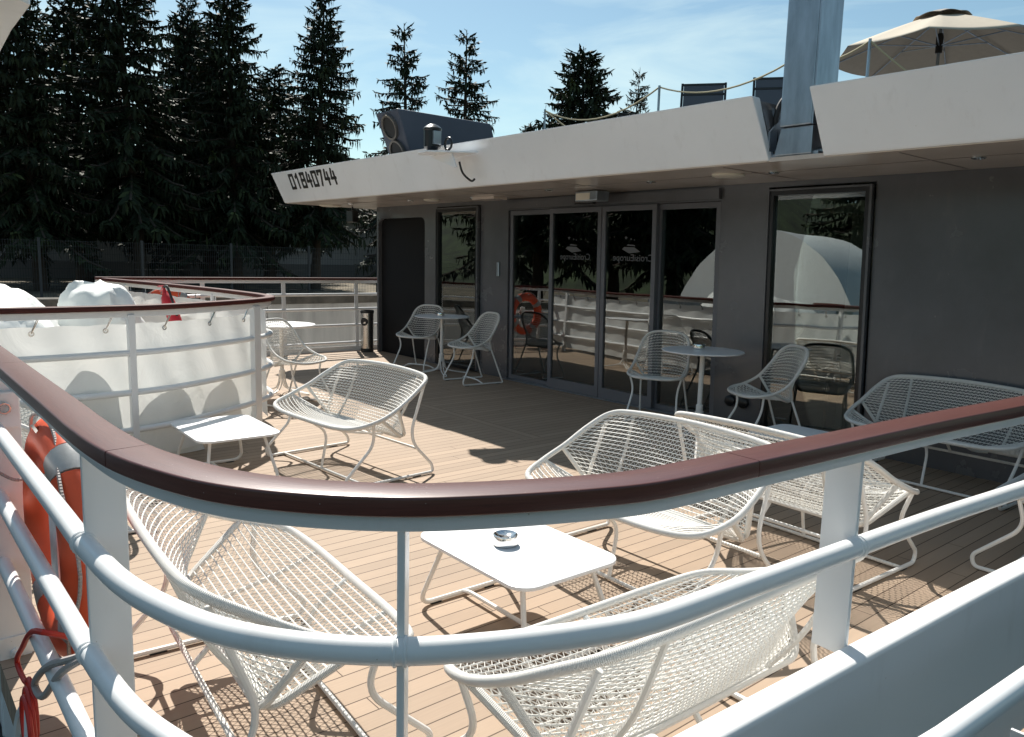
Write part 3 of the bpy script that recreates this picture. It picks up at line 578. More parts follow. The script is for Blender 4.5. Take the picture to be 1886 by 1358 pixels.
def parasol():
    t = thing('parasol', 'beige fabric parasol with pale vent cap on the upper deck', 'parasol', (-5.62, 13.4, 2.63))
    n = 8; Rr = 1.62; zr, zt = 2.24, 2.86
    def canopy(name, rad, z0, z1, sag, mm, s=10):
        b = MB()
        for i in range(s + 1):
            f = i / s
            for j in range(n * 6):
                a = 2 * math.pi * j / (n * 6) + .3; ph = (j % 6) / 6; e = 1 - .5 * (1 - abs(2 * ph - 1)) ** 1 * .14 * 2 * f
                rr = rad * f * (math.cos(math.pi / n) / math.cos((ph - .5) * 2 * math.pi / n)) * (1)
                z = z1 + (z0 - z1) * (f ** 1.12) + sag * math.sin(math.pi * ph) * f * (1.0 if f < 1 else 1.1)
                b.v.append((rr * math.cos(a), rr * math.sin(a), z))
        k = n * 6
        for i in range(s):
            for j in range(k): j2 = (j + 1) % k; b.f.append((i * k + j, (i + 1) * k + j, (i + 1) * k + j2, i * k + j2))
        o = b.build(name, mm, t, smooth=True); m_ = o.modifiers.new('thick', 'SOLIDIFY'); m_.thickness = .006; return o
    canopy('canopy', Rr, zr, zt, -.035, 'beige')
    canopy('vent_cap', .42, zt - .085, zt + .06, .03, 'vent', 5)
    b = MB(); b.tube([(0, 0, 0), (0, 0, zt)], .024, 12); b.build('pole', 'galv', t, smooth=True)
    b = MB(); b.lathe([(.05, 0), (.055, .25), (.04, .3)], 14, (0, 0, 2.25)); b.build('hub', 'black', t, smooth=True)
    for j in range(n):
        a = 2 * math.pi * j / n + .3; rb = MB(); e = Vector((math.cos(a) * Rr, math.sin(a) * Rr, zr - .015)); c = Vector((0, 0, zt - .06)); md = c.lerp(e, .55)
        rb.tube([c, e], .010, 6); rb.build('rib', 'galv', t); rb = MB(); rb.tube([(0, 0, 2.36), md], .010, 6); rb.build('stay', 'galv', t)
    b = MB(); b.lathe([(.3, 0), (.3, .05), (.06, .08), (.04, .3)], 20); b.build('base', 'galv', t, smooth=True)
parasol()
def sunchair(name, label, loc, rz, back=.48, rake=.18):
    t = thing(name, label, 'deckchair', loc, rz, 'dark deckchairs on the upper deck')
    w_ = .285
    for s in (-1, 1):
        b = MB(); b.sweep([(s * w_, -.24, .40), (s * w_, -.30 - rake, 1.16)], rrect(.032, .032, .006)); b.sweep([(s * w_, .35, .43), (s * w_, -.25, .39)], rrect(.032, .032, .006))
        b.sweep([(s * w_, .33, .42), (s * w_, -.35, 0)], rrect(.03, .03, .006)); b.sweep([(s * w_, -.2, .40), (s * w_, .36, 0)], rrect(.03, .03, .006)); b.build('side_frame', 'black', t)
    b = MB()
    for f in (.98, .80): b.sweep([(-w_, -.24 - (.06 + rake) * f, .40 + .76 * f), (w_, -.24 - (.06 + rake) * f, .40 + .76 * f)], rrect(.03, .03, .006))
    b.build('crossbar', 'black', t)
    b = MB(); y = lambda f: -.24 - (.06 + rake) * f
    b.hexa([(-w_ + .02, y(0), .40), (w_ - .02, y(0), .40), (w_ - .02, y(0) + .006, .40), (-w_ + .02, y(0) + .006, .40), (-w_ + .02, y(.97), 1.137), (w_ - .02, y(.97), 1.137), (w_ - .02, y(.97) + .006, 1.137), (-w_ + .02, y(.97) + .006, 1.137)]); b.build('backrest', 'sling', t)
    b = MB(); b.box((-w_ + .02, -.24, .395), (w_ - .02, .34, .405)); b.build('seat', 'sling', t)
sunchair('deckchair', 'dark sling deckchair standing alone left of the square mast', (-6.52, 8.62, 2.75), R(216))
sunchair('deckchair', 'dark sling deckchair partly hidden behind the square mast', (-5.75, 9.15, 2.80), R(216))
sunchair('deckchair', 'folded dark deckchair leaning in front of the small spruce top', (-7.95, 8.75, 2.40), R(70), rake=.02)
posts = []
for lab, (x, y) in (('thin grey post at the left end of the roof rope', (-9.28, 8.35)), ('thin grey roof post standing between spruce and deckchair', (-6.95, 8.26)), ('thin grey roof post in front of the beige parasol', (-4.05, 8.04))):
    t = thing('rope_post', lab, 'post', (x, y, 2.63), 0, 'posts carrying the roof rope')
    b = MB(); b.tube([(0, 0, 0), (0, 0, 1.16)], .016, 8); b.build('shaft', 'galv', t, smooth=True)
    b = MB(); b.lathe([(.03, 0), (.03, .012), (.02, .02)], 10); b.build('foot', 'galv', t, smooth=True); posts.append(Vector((x, y, 3.77)))
b = MB()
chain = [Vector((-7.9, 8.6, 2.9)), posts[0], posts[1], Vector((-5.0, 8.1, 3.72)), posts[2], Vector((-2.6, 8.3, 2.7))]
for a, c, sg in zip(chain, chain[1:], (.03, .26, .17, .1, .1)):
    b.tube([a.lerp(c, k / 12) - Vector((0, 0, sg * 4 * (k / 12) * (1 - k / 12))) for k in range(13)], .011, 6)
tag(b.build('barrier_rope', 'rope_y', smooth=True), 'yellowish rope slung between the roof posts', 'rope')
t = thing('floodlight', 'small black floodlight hanging under the left end of the roof', 'floodlight', (-10.9, 5.9, 2.0))
MB().box((-.10, -.05, -.02), (.10, .05, .15)).build('housing', 'black', t, bevel=.01); MB().box((-.01, -.01, .151), (.01, .01, .214)).build('bracket', 'black', t)

# ------------------------------------------------------------------ near railing (curved corner of the terrace)
NR = [(-6.6, .36), (-5.2, .355), (-3.6, .352), (-2.7, .352), (-2.1, .353), (-1.78, .353), (-1.54, .366), (-1.368, .402), (-1.24, .450), (-1.125, .530), (-1.022, .640), (-.952, .760), (-.887, .912), (-.850, 1.045), (-.833, 1.29), (-.817, 1.53), (-.785, 2.06), (-.738, 2.60), (-.66, 3.6), (-.57, 4.8), (-.50, 6.1)]
NP = cr([(x, y, 0) for x, y in NR], 8)
def near(p, z): return Vector((p.x, p.y, z))
def cut(P, x0=None, y1=None, a=None, b=None): return P[a:b]
def nidx(x, y): return min(range(len(NP)), key=lambda i: (NP[i].x - x) ** 2 + (NP[i].y - y) ** 2)
def radial(i):
    t = (NP[min(i + 1, len(NP) - 1)] - NP[max(i - 1, 0)]).normalized(); return t, Vector((-t.y, t.x, 0))
def near_railing():
    t = thing('terrace_railing', 'curved white railing with reddish brown wooden handrail across the foreground', 'railing', (0, 0, 0))
    seams = [0, nidx(-2.86, .35), nidx(-1.54, .366), nidx(-.836, 1.29), nidx(-.66, 3.6), len(NP) - 1]
    prof = rrect(.082, .033, .0045, 3)
    for a, b in zip(seams, seams[1:]):
        P = [near(p, 1.115) for p in NP[a:b + 1]]
        P[0] = P[0].lerp(P[1], .035 / max(.02, (P[1] - P[0]).length) * .03) ; P[-1] = P[-1].lerp(P[-2], .0012 / max(.002, (P[-1] - P[-2]).length))
        m = MB(); m.sweep(P, prof, up=(0, 0, 1)); m.build('handrail', 'mahogany', t, smooth=True)
    m = MB(); m.sweep([near(p, 1.083) for p in NP], rrect(.046, .028, .004, 2), up=(0, 0, 1)); m.build('under_rail', 'rail_white', t, smooth=True)
    iS = nidx(-.852, 1.04)
    def outw(i, z):
        t_, n_ = radial(i); return near(NP[i], z) - n_ * .018
    A = [outw(i, .868) for i in range(len(NP))]; m = MB(); m.tube(A, .0230, 14); m.build('rail_tube', 'rail_white', t, smooth=True)
    for z in (.615, .365):
        m = MB(); m.tube([outw(i, z) for i in range(iS + 2)], .0230, 14); m.build('rail_tube', 'rail_white', t, smooth=True)
    for x, y, zz in ((-1.80, .353, -.28), (-1.022, .64, -.28), (-.805, 1.69, .6), (-.62, 4.1, .6), (-4.1, .353, 0), (-5.4, .355, 0)):
        i = nidx(x, y); tg, n = radial(i); c = NP[i]; m = MB()
        off = .012
        P0 = c + tg * 0; w = .043
        q = lambda a, b_, z: tuple(Vector((P0.x, P0.y, z)) + n * a + tg * b_)
        wa, wb = -.016, .070
        m.hexa([q(wa, -.0065, zz), q(wb, -.0065, zz), q(wb, .0065, zz), q(wa, .0065, zz), q(wa, -.0065, 1.07), q(wb, -.0065, 1.07), q(wb, .0065, 1.07), q(wa, .0065, 1.07)])
        m.build('post', 'rail_white', t, bevel=.003)
        for zt in ((.868, .615, .365) if x < -.9 else (.868,)):
            wm = MB()
            for sg in (-1, 1):
                cc = near(P0, zt) - n * .018 + tg * sg * .0085; ang = [k / 14 * 6.2832 for k in range(14)]
                wm.tube([cc + n * 0.0228 * math.cos(q_) + Vector((0, 0, .0228 * math.sin(q_))) for q_ in ang], .0036, 6, closed=True)
            wm.build('weld_bead', 'rail_white', t, smooth=True)
    # toe plate along the deck edge
    m = MB(); m.sweep([near(p, 0.0) + Vector((0, -.0, 0)) for p in NP[:nidx(-3.2, .35)]], rrect(.012, .14, .003, 1), up=(0, 0, 1)); m.build('toe_plate', 'rail_white', t)
    return t
near_railing()
# wide post with socket box on the left run
def wide_post():
    t = thing('socket_post', 'wide white post with small socket box and dangling grey cord', 'post', (-3.22, .352, 0))
    m = MB(); m.box((-.008, -.058, -.30), (.008, .062, 1.068)); m.build('plate', 'rail_white', t, bevel=.003)
    m = MB(); m.box((.0085, -.035, .86), (.035, .06, .99)); bx = m.build('socket_box', 'white', t, bevel=.006)
    m = MB(); m.tube([(.05, .01 + .018 * math.cos(a * .7), .935 + .018 * math.sin(a * .7)) for a in range(9)], .005, 6, closed=True); m.build('hook', 'steel', bx, smooth=True)
    m = MB(); m.tube(cr([(.045, -.02, .925), (.05, -.05, .88), (.05, .0, .80), (.05, .075, .76), (.05, .085, .70), (.05, .03, .675), (.045, -.05, .74), (.03, -.07, .77)], 8), .0055, 6); m.build('cord', 'rope', t, smooth=True)
    m = MB(); m.box((.009, -.05, -.26), (.016, .05, .08)); m.lathe([(.018, 0), (.018, .012), (.009, .013), (.009, .02)], 6, (0, 0, 0))
    k = len(m.v) - 24; m.v = m.v[:k] + [(.016 + z, y, .02 + x) for x, y, z in m.v[k:]]; m.build('bolt_plate', 'white', t)
wide_post()

# white stair stringer running off to the lower right, and the stair rails in front of it
def stringer():
    t = thing('stair_stringer', 'thick white stair side plate with rounded sunlit top edge at lower right', 'stair', (0, 0, 0))
    P = [Vector((x, y, 0)) for x, y in ((-.790, 1.10), (-.772, 1.5), (-.752, 1.9), (-.712, 2.6), (-.63, 3.7), (-.53, 5.0))]
    m = MB(); m.sweep([p + Vector((0, 0, .355)) for p in cr(P, 6)], rrect(.066, .55, .014, 4), up=(0, 0, 1)); m.build('side_plate', 'rail_white', t, smooth=True)
stringer()
def stair_rail():
    t = thing('stair_railing', 'pair of white stair tubes with flat post in the lower right corner', 'railing', (0, 0, 0))
    for z in (.796, .62):
        m = MB(); m.tube([(-.444, .80, z), (-.402, 1.22, z), (-.384, 1.507, z), (-.352, 2.0, z), (-.29, 2.9, z)], .0194, 14); m.build('rail_tube', 'rail_white', t, smooth=True)
    for x, y in ((-.370, 1.696), (-.30, 2.8)):
        m = MB(); m.box((x - .035, y - .006, -.30), (x + .035, y + .006, .79)); m.build('post', 'rail_white', t, bevel=.003)
        m = MB(); m.box((x - .075, y - .004, .56), (x - .036, y + .004, .60)); m.build('bracket', 'rail_white', t)
stair_rail()

# life ring and its lines
def life_ring():
    t = thing('life_ring', 'orange life ring with grey reflective bands hung inside the railing', 'life ring', (-2.74, .445, .585))
    Rm, rr = .312, .074
    def seg(a0, a1, r, nm, m_):
        b = MB(); P = [(Rm * math.sin(a0 + (a1 - a0) * k / 10), 0, Rm * math.cos(a0 + (a1 - a0) * k / 10)) for k in range(11)]
        b.sweep(P, [(r * 1.0 * math.cos(j / 16 * 6.2832), r * .82 * math.sin(j / 16 * 6.2832)) for j in range(16)], up=(0, 1, 0)); b.build(nm, m_, t, smooth=True)
    for k in range(4):
        c = k * math.pi / 2 + .62; hw = .13
        seg(c + hw, c + math.pi / 2 - hw, rr, 'buoyant_ring', 'orange'); seg(c - hw, c + hw, rr + .002, 'reflective_band', 'reflect')
    b = MB(); P = []
    for k in range(48):
        a = k / 48 * 2 * math.pi; s = .36 + .035 * abs(math.sin(2 * (a - .62))); P.append((s * math.sin(a), -.035 + .01 * math.sin(5 * a), s * math.cos(a)))
    b.tube(P, .0055, 6, closed=True); b.build('grab_line', 'rope', t, smooth=True)
    b = MB(); b.box((.02, -.040, -.27), (.13, .01, .13)); p = b.build('ring_lamp', 'white', t, bevel=.02)
    b = MB(); b.box((.131, -.030, -.06), (.1325, -.022, .07)); b.build('marking', 'red', p); b = MB()
    for k in range(4): b.box((.131, -.015, -.10 + .04 * k), (.1325, .0, -.085 + .04 * k))
    b.build('inscription', 'logo', p)
    b = MB(); b.tube([(0, -.02, .29), (0, -.06, .37)], .01, 6); b.build('hanger', 'steel', t)
life_ring()
r2 = copy_tree([o for o in bpy.data.objects if o.name == 'life_ring'][0]); r2.location = (-10.74, 3.1, .62); r2.rotation_euler = (0, 0, R(90)); r2['label'] = 'second orange life ring on the far railing, seen only mirrored in the door glass'
b = MB()
b.tube(cr([(-2.36, .41, .40), (-2.29, .315, .478), (-2.46, .308, .41), (-2.62, .305, .30), (-2.77, .305, .19), (-2.68, .31, .165), (-2.57, .31, .20)], 8), .008, 8)
for k in range(3):
    b.tube([(-2.51 + .02 * k + .075 * math.sin(a / 18 * 6.283), .305 - .010 * k, .155 - .085 * math.cos(a / 18 * 6.283) - .015 * k) for a in range(18)], .008, 8, closed=True)
tag(b.build('red_cord', 'red', smooth=True), 'red cord looped round the lowest tube under the life ring', 'cord')
b = MB(); b.tube(cr([(-1.90, .40, .60), (-2.05, .36, .50), (-2.2, .318, .425), (-2.36, .312, .33), (-2.48, .312, .24), (-2.36, .315, .26), (-2.15, .33, .42), (-2.0, .37, .52)], 8), .010, 8)
tag(b.build('tie_rope', 'rope', smooth=True), 'grey twisted rope tied to the lowest tube beside the red cord', 'rope')
b = MB(); b.tube(cr([(-2.54, .30, .16), (-2.66, .29, .05), (-2.70, .285, -.1), (-2.60, .285, -.24), (-2.48, .285, -.1), (-2.47, .29, .05), (-2.50, .30, .16)], 8), .016, 8)
tag(b.build('fender_strap', 'white', smooth=True), 'pale strap loop hanging below the red cord over the dark foredeck', 'strap')

# ------------------------------------------------------------------ canvas screened enclosure
ER = [(-5.62, -.6), (-5.585, .2), (-5.575, .65), (-5.59, 1.05), (-5.68, 1.6), (-5.97, 2.15), (-6.22, 2.50), (-6.45, 2.70), (-6.75, 2.78), (-7.2, 2.79), (-8.0, 2.755), (-9.2, 2.62), (-10.3, 2.46), (-10.78, 2.38)]
EP = cr([(x, y, 0) for x, y in ER], 8)
def eidx(x, y): return min(range(len(EP)), key=lambda i: (EP[i].x - x) ** 2 + (EP[i].y - y) ** 2)
def enclosure():
    t = thing('enclosure_railing', 'rounded white railing with dark handrail round the canvas enclosure at left', 'railing', (0, 0, 0))
    m = MB(); m.sweep([near(p, 1.105) for p in EP], rrect(.085, .036, .012, 4), up=(0, 0, 1)); m.build('handrail', 'mahogany_dull', t, smooth=True)
    m = MB(); m.sweep([near(p, 1.065) for p in EP], rrect(.018, .044, .003, 1), up=(0, 0, 1)); m.build('under_rail', 'rail_white', t, smooth=True)
    for z in (.80, .53, .27):
        m = MB(); m.tube([near(p, z) for p in EP], .022, 12); m.build('rail_tube', 'rail_white', t, smooth=True)
    for x, y, w in ((-5.62, 1.36, .022), (-6.20, 2.48, .05), (-5.585, .25, .022), (-8.0, 2.755, .022), (-10.2, 2.48, .03)):
        i = eidx(x, y); tg = (EP[i + 1] - EP[i - 1]).normalized(); n = Vector((-tg.y, tg.x, 0)); c = EP[i]; m = MB()
        q = lambda a, b_, z: tuple(Vector((c.x, c.y, z)) + n * b_ + tg * a)
        m.hexa([q(-w, -.022, 0), q(w, -.022, 0), q(w, .022, 0), q(-w, .022, 0), q(-w, -.022, 1.06), q(w, -.022, 1.06), q(w, .022, 1.06), q(-w, .022, 1.06)]); m.build('post', 'rail_white', t, bevel=.004)
    return t
enclosure()
def screen(a, b_, lab, inner):
    """a canvas sheet laced inside the rails"""
    P = EP[a:b_ + 1]; rnd = random.Random(a); t = thing('canvas_screen', lab, 'canvas screen', tuple(near(P[len(P) // 2], 0)), 0, 'white canvas screens laced to the enclosure railing')
    o = t.location; m = MB(); nz = 26; n2 = 3 * len(P); PP = resample([near(p, 0) for p in P], n2)
    for i, p in enumerate(PP):
        tg = (PP[min(i + 1, n2 - 1)] - PP[max(i - 1, 0)]).normalized(); n = Vector((-tg.y, tg.x, 0))
        s = i / (n2 - 1) * len(P) / 8
        for j in range(nz + 1):
            f = j / nz; z = .055 + (.99 - .055 + .007 * abs(math.cos(s * math.pi * 2.1)) * f) * f
            bulge = .035 + .016 * math.sin(s * 3.1 + f * 2) * f * (1 - f) * 2 + .008 * math.sin(s * 11 + f * 7) * (.3 + f * .7)
            m.v.append(tuple(p + n * bulge * inner + Vector((0, 0, z)) - o))
    for i in range(n2 - 1):
        for j in range(nz): k = i * (nz + 1) + j; m.f.append((k, k + 1, k + nz + 2, k + nz + 1))
    sh = m.build('sheet', 'canvas', t, smooth=True)
    L_ = [0.0]
    for i in range(1, n2): L_.append(L_[-1] + (PP[i] - PP[i - 1]).length)
    s = .2
    while s < L_[-1] - .05:
        i = min(range(n2), key=lambda k: abs(L_[k] - s)); p = PP[i]; tg = (PP[min(i + 1, n2 - 1)] - PP[max(i - 1, 0)]).normalized(); n = Vector((-tg.y, tg.x, 0))
        c = p + n * (.035 * inner - .008) + Vector((0, 0, .955)) - o; m = MB()
        m.tube([c + tg * .014 * math.cos(k / 10 * 6.283) + Vector((0, 0, .014 * math.sin(k / 10 * 6.283))) for k in range(10)], .0045, 6, closed=True)
        m.tube([c, c + tg * .04 + Vector((0, 0, .09)) - n * .02], .003, 5); m.tube([c + Vector((0, 0, .01)), c + tg * .03 + Vector((0, 0, .09)) - n * .02], .003, 5)
        m.build('lacing', 'steel', sh, smooth=True); s += .42
screen(4, eidx(-6.22, 2.5), 'sunlit white canvas screen facing the coffee table at the near left', 1)
screen(eidx(-6.5, 2.72), len(EP) - 4, 'white canvas screen on the far side behind the red extinguisher', 1)
def dome(name, lab, loc, rx, ry, h, seed, base=0.0, group=None, ex=.5, crump=.05):
    """a tarpaulin pulled over bulky gear: flat topped, creased, with folds running down"""
    from mathutils import noise
    m = MB(); nu, nv = 90, 30; sd = Vector((seed * 3.1, seed * 1.7, 0))
    for j in range(nv + 1):
        f = j / nv; a = f * math.pi / 2
        for i in range(nu):
            t_ = 2 * math.pi * i / nu; c = math.cos(a) ** ex; ct, st = math.cos(t_), math.sin(t_)
            k = (abs(ct) ** 2.8 + abs(st) ** 2.8) ** (-1 / 2.8)
            p = Vector((rx * c * ct * k, ry * c * st * k, base + (h - base) * math.sin(a) ** .72))
            fold = noise.noise(Vector((p.x * 2.2, p.y * 2.2, p.z * .7)) + sd); rid = (1 - abs(noise.noise(Vector((p.x * 3.1, p.y * 3.1, p.z * 1.3)) + sd)) * 2) ** 3
            d = (fold * 1.3 + rid * 1.0 + .35 * noise.noise(p * 11 + sd)) * crump
            p += Vector((ct * (1 - f * .7), st * (1 - f * .7), .15 + f * .75)) * d; m.v.append(tuple(p))
    for j in range(nv):
        for i in range(nu): i2 = (i + 1) % nu; m.f.append((j * nu + i, j * nu + i2, (j + 1) * nu + i2, (j + 1) * nu + i))
    o = m.build(name, 'cover', smooth=True); o.location = loc; return tag(o, lab, 'covered equipment', group)
dome('covered_equipment', 'large low white tarpaulin mound at the left edge of the enclosure', (-7.35, .55, 0), 1.05, .80, 1.17, 3, ex=.8)
dome('covered_equipment', 'small lumpy white covered bundle beside the red extinguisher', (-7.55, 1.62, 0), .36, .33, 1.15, 8, ex=.42, crump=.06)
dome('covered_equipment', 'tall narrow covered item throwing the pointed shadow on the canvas screen', (-5.86, 1.20, 0), .10, .24, .95, 5, ex=1.1, crump=.03)
dome('covered_equipment', 'round covered item throwing the middle shadow on the canvas screen', (-5.97, 1.68, 0), .10, .24, .72, 6, ex=.7, crump=.03)
dome('covered_equipment', 'tall rounded covered item near the corner post of the enclosure', (-6.28, 2.18, 0), .12, .17, .80, 7, ex=.7, crump=.02)
def ext():
    t = thing('fire_extinguisher', 'red fire extinguisher leaning inside the canvas enclosure', 'fire extinguisher', (-6.95, 2.12, .72)); t.rotation_euler = (R(10), R(-24), 0)
    m = MB(); m.lathe([(0, 0), (.05, 0), (.055, .03), (.055, .36), (.045, .41), (.02, .44), (.02, .47)], 20); m.build('cylinder', 'red2', t, smooth=True)
    m = MB(); m.box((-.02, -.012, .47), (.02, .012, .50)); m.sweep([(-.09, 0, .545), (.03, 0, .50)], rrect(.02, .012, .003)); m.sweep([(-.09, 0, .50), (.03, 0, .485)], rrect(.02, .01, .003)); m.build('valve_lever', 'red2', t, bevel=.002)
    m = MB(); m.tube(cr([(.03, 0, .49), (.10, 0, .46), (.10, 0, .30), (.085, 0, .2)]), .011, 8); m.build('hose', 'rubber', t, smooth=True)
ext()
# far railing at the deck edge
def far_railing():
    t = thing('side_railing', 'straight white four tube railing at the far deck edge before the quay', 'railing', (0, 0, 0))
    x0 = -10.88; y0, y1 = 2.3, 10
    m = MB(); m.sweep([(x0 + LEAN, y0, 1.115), (x0 + LEAN, y1, 1.115)], rrect(.08, .034, .011), up=(0, 0, 1)); m.build('handrail', 'mahogany_dull', t, smooth=True)
    m = MB(); m.box((x0 - .012 + LEAN, y0, 1.05), (x0 + .012 + LEAN, y1, 1.095)); m.build('under_rail', 'rail_white', t)
    for z in (.875, .65, .40, .13):
        m = MB(); m.tube([(x0 + LEAN * z, y0, z), (x0 + LEAN * z, y1, z)], .022, 10); m.build('rail_tube', 'rail_white', t, smooth=True)
    for y in (2.62, 3.62, 4.78, 5.97, 7.2, 8.4):
        m = MB(); m.hexa([(x0 - .008, y - .03, 0), (x0 + .008, y - .03, 0), (x0 + .008, y + .03, 0), (x0 - .008, y + .03, 0), (x0 - .008 + LEAN, y - .03, 1.05), (x0 + .008 + LEAN, y - .03, 1.05), (x0 + .008 + LEAN, y + .03, 1.05), (x0 - .008 + LEAN, y + .03, 1.05)]); m.build('post', 'rail_white', t, bevel=.003)
    m = MB(); m.box((x0 - .006, y0, -.1), (x0 + .006, y1, .075)); m.build('toe_plate', 'rail_white', t)
far_railing()
def bin_():
    t = thing('waste_bin', 'stainless steel waste bin with round opening beside the dark passage', 'bin', (-10.66, 6.02, 0)); t.rotation_euler = (0, 0, R(32))
    m = MB(); m.lathe([(.100, .0), (.100, .055), (.103, .055)], 28); m.build('base', 'rubber', t, smooth=True)
    m = MB(); m.lathe([(.100, .055), (.100, .60)], 32); m.build('drum', 'steel', t, smooth=True)
    m = MB(); m.lathe([(.105, .60), (.105, .635), (.096, .645), (.088, .63), (0, .62)], 28); m.build('ash_lid', 'rubber', t, smooth=True)
    m = MB(); m.lathe([(0, 0), (.062, 0), (.062, .006), (.05, .008)], 24); m.v = [(x, -.0985 - z + .02 * (abs(x) / .062) ** 2, .47 + y) for x, y, z in m.v]; m.build('opening', 'rubber', t, smooth=True)
bin_()
# white moulded cover reaching in at the upper left
t = thing('moulded_cover', 'grey white moulded cover corner hanging in at the upper left', 'cover', (-5.85, .9, 3.0))
t.rotation_euler = (0, R(0), 0)
m = MB(); m.prism([(-3.4, -1.2), (-.2, -.95), (.02, -.05), (-.12, .07), (-.9, .07), (-1.75, .10), (-3.4, -.10)], (-.10, .02, .30), (0, 0, 0), (1, 0, 0), (0, 1, 0)); m.build('shell', 'white', t, smooth=False, bevel=.03)
m = MB(); m.sweep([(-.20, -.94, .28), (.0, -.03, .30), (-.12, .09, .30), (-.9, .09, .31)], rrect(.02, .05, .004), up=(0, 0, 1)); m.build('edge_strip', 'rope_y', t)
# curved white mast hood of the bow, mirrored in the windows
t = thing('bow_hood', 'large white arched bow hood seen mirrored in the lounge windows', 'hood', (-9.1, -3.2, -.3))
m = MB(); pr = [(2.3 * math.cos(R(a)) - .1, 2.85 * math.sin(R(a))) for a in range(0, 181, 6)]; m.prism(pr, (0, 2.4, 0), (0, -1.2, 0)); m.build('shell', 'white', t, smooth=True)
m = MB(); m.box((-2.4, 1.25, 0), (2.0, 1.9, 1.35)); m.build('housing', 'galv', t, bevel=.03)

# ------------------------------------------------------------------ woven furniture
def woven_seat(t, RHC, sPs, sPb, crease, leg_sled, rowgap, pitch, r_loop, chair):
    """RHC: control points of the right half loop, front centre -> back centre"""
    pts = [Vector(p) for p in RHC]; mir = [Vector((-p.x, p.y, p.z)) for p in pts[-2:0:-1]]
    n = 8; loop = cr(pts + mir, n, closed=True); nh = n * (len(pts) - 1)
    RH = loop[:nh + 1]
    m = MB(); m.tube(loop, r_loop, 12, closed=True); m.build('outer_loop', 'wrap', t, smooth=True)
    at = lambda s: RH[int(round(s * n))]
    fc, bc = 2 * n, (len(pts) - 3) * n
    iS, iB = int(round(sPs * n)), int(round(sPb * n)); cv = Vector(crease); mx = lambda v: Vector((-v.x, v.y, v.z))
    # crease frame: V struts at both sides and the low cross bar
    ofs = Vector((0, .012, 0)); m = MB(); rs = r_loop * .86
    a = [mx(RH[iS]), mx(cv) + ofs, cv + ofs, RH[iS]]; m.tube(fillet(a, .05), rs, 8); m.build('seat_frame', 'wrap', t, smooth=True)
    m = MB(); a = [mx(RH[iB]), mx(cv) - ofs + Vector((0, 0, .006)), cv - ofs + Vector((0, 0, .006)), RH[iB]]; m.tube(fillet(a, .05), rs, 8); m.build('back_frame', 'wrap', t, smooth=True)
    def panel(edge_idx, ci, bowseq, name, sag):
        side = [RH[i] for i in edge_idx] + [cv]
        tot = sum((side[i + 1] - side[i]).length for i in range(len(side) - 1))
        rows = max(5, int(round(tot / rowgap))); Rr = resample(side, rows + 1); Lr = [mx(v) for v in Rr]
        N = 60; F = resample(bowseq, N + 1); Cc = [mx(RH[ci]).lerp(RH[ci], k / N) for k in range(N + 1)]; dev = [F[k] - Cc[k] for k in range(N + 1)]
        dm = dev[N // 2]; g0 = [dev[k].dot(dm) / max(1e-9, dm.dot(dm)) for k in range(N + 1)]; sg = Vector(sag)
        c0, c1 = F[N // 2], (cv + mx(cv)) / 2
        def P(u, v):
            k = min(N - 1, int(u * N)); fr = u * N - k; ga = g0[k] + (g0[k + 1] - g0[k]) * fr; gb = 1 - abs(2 * u - 1) ** 2.6; q = min(1, v * 3); g = ga * (1 - q) + gb * q
            j = min(rows - 1, int(v * rows)); fj = v * rows - j
            l = Lr[j].lerp(Lr[j + 1], fj); r = Rr[j].lerp(Rr[j + 1], fj)
            c = c0.lerp(c1, v) + sg * math.sin(math.pi * v)
            out = l.lerp(r, u) + (c - (l + r) / 2) * g
            if v < .001: out = F[k].lerp(F[k + 1], fr)
            return out
        m = MB(); wmax = (Rr[0] - Lr[0]).length
        for j in range(1, rows):
            m.tube([P(k / 28, j / rows) for k in range(29)], .0028, 5, cap=False)
        for j in range(rows):
            wd = max((Rr[j] - Lr[j]).length, (Rr[j + 1] - Lr[j + 1]).length); kz = max(4, int(round(wd / pitch)))
            z = []
            for k in range(kz * 2 + 1):
                u = min(.995, max(.005, k / (kz * 2))); z.append(P(u, (j + (0.02 if k % 2 == 0 else .98)) / rows))
            m.tube(z, .0020, 4, cap=False)
        return m.build(name, 'weave', t, smooth=True)
    front = [mx(RH[i]) for i in range(fc, 0, -1)] + [RH[i] for i in range(0, fc + 1)]
    back = [mx(RH[i]) for i in range(bc, nh)] + [RH[i] for i in range(nh, bc - 1, -1)]
    panel(range(fc, iS + 1), fc, front, 'seat', (0, 0, -.010)); panel(range(bc, iB - 1, -1), bc, back, 'backrest', (0, -.018, 0))
    return RH, n
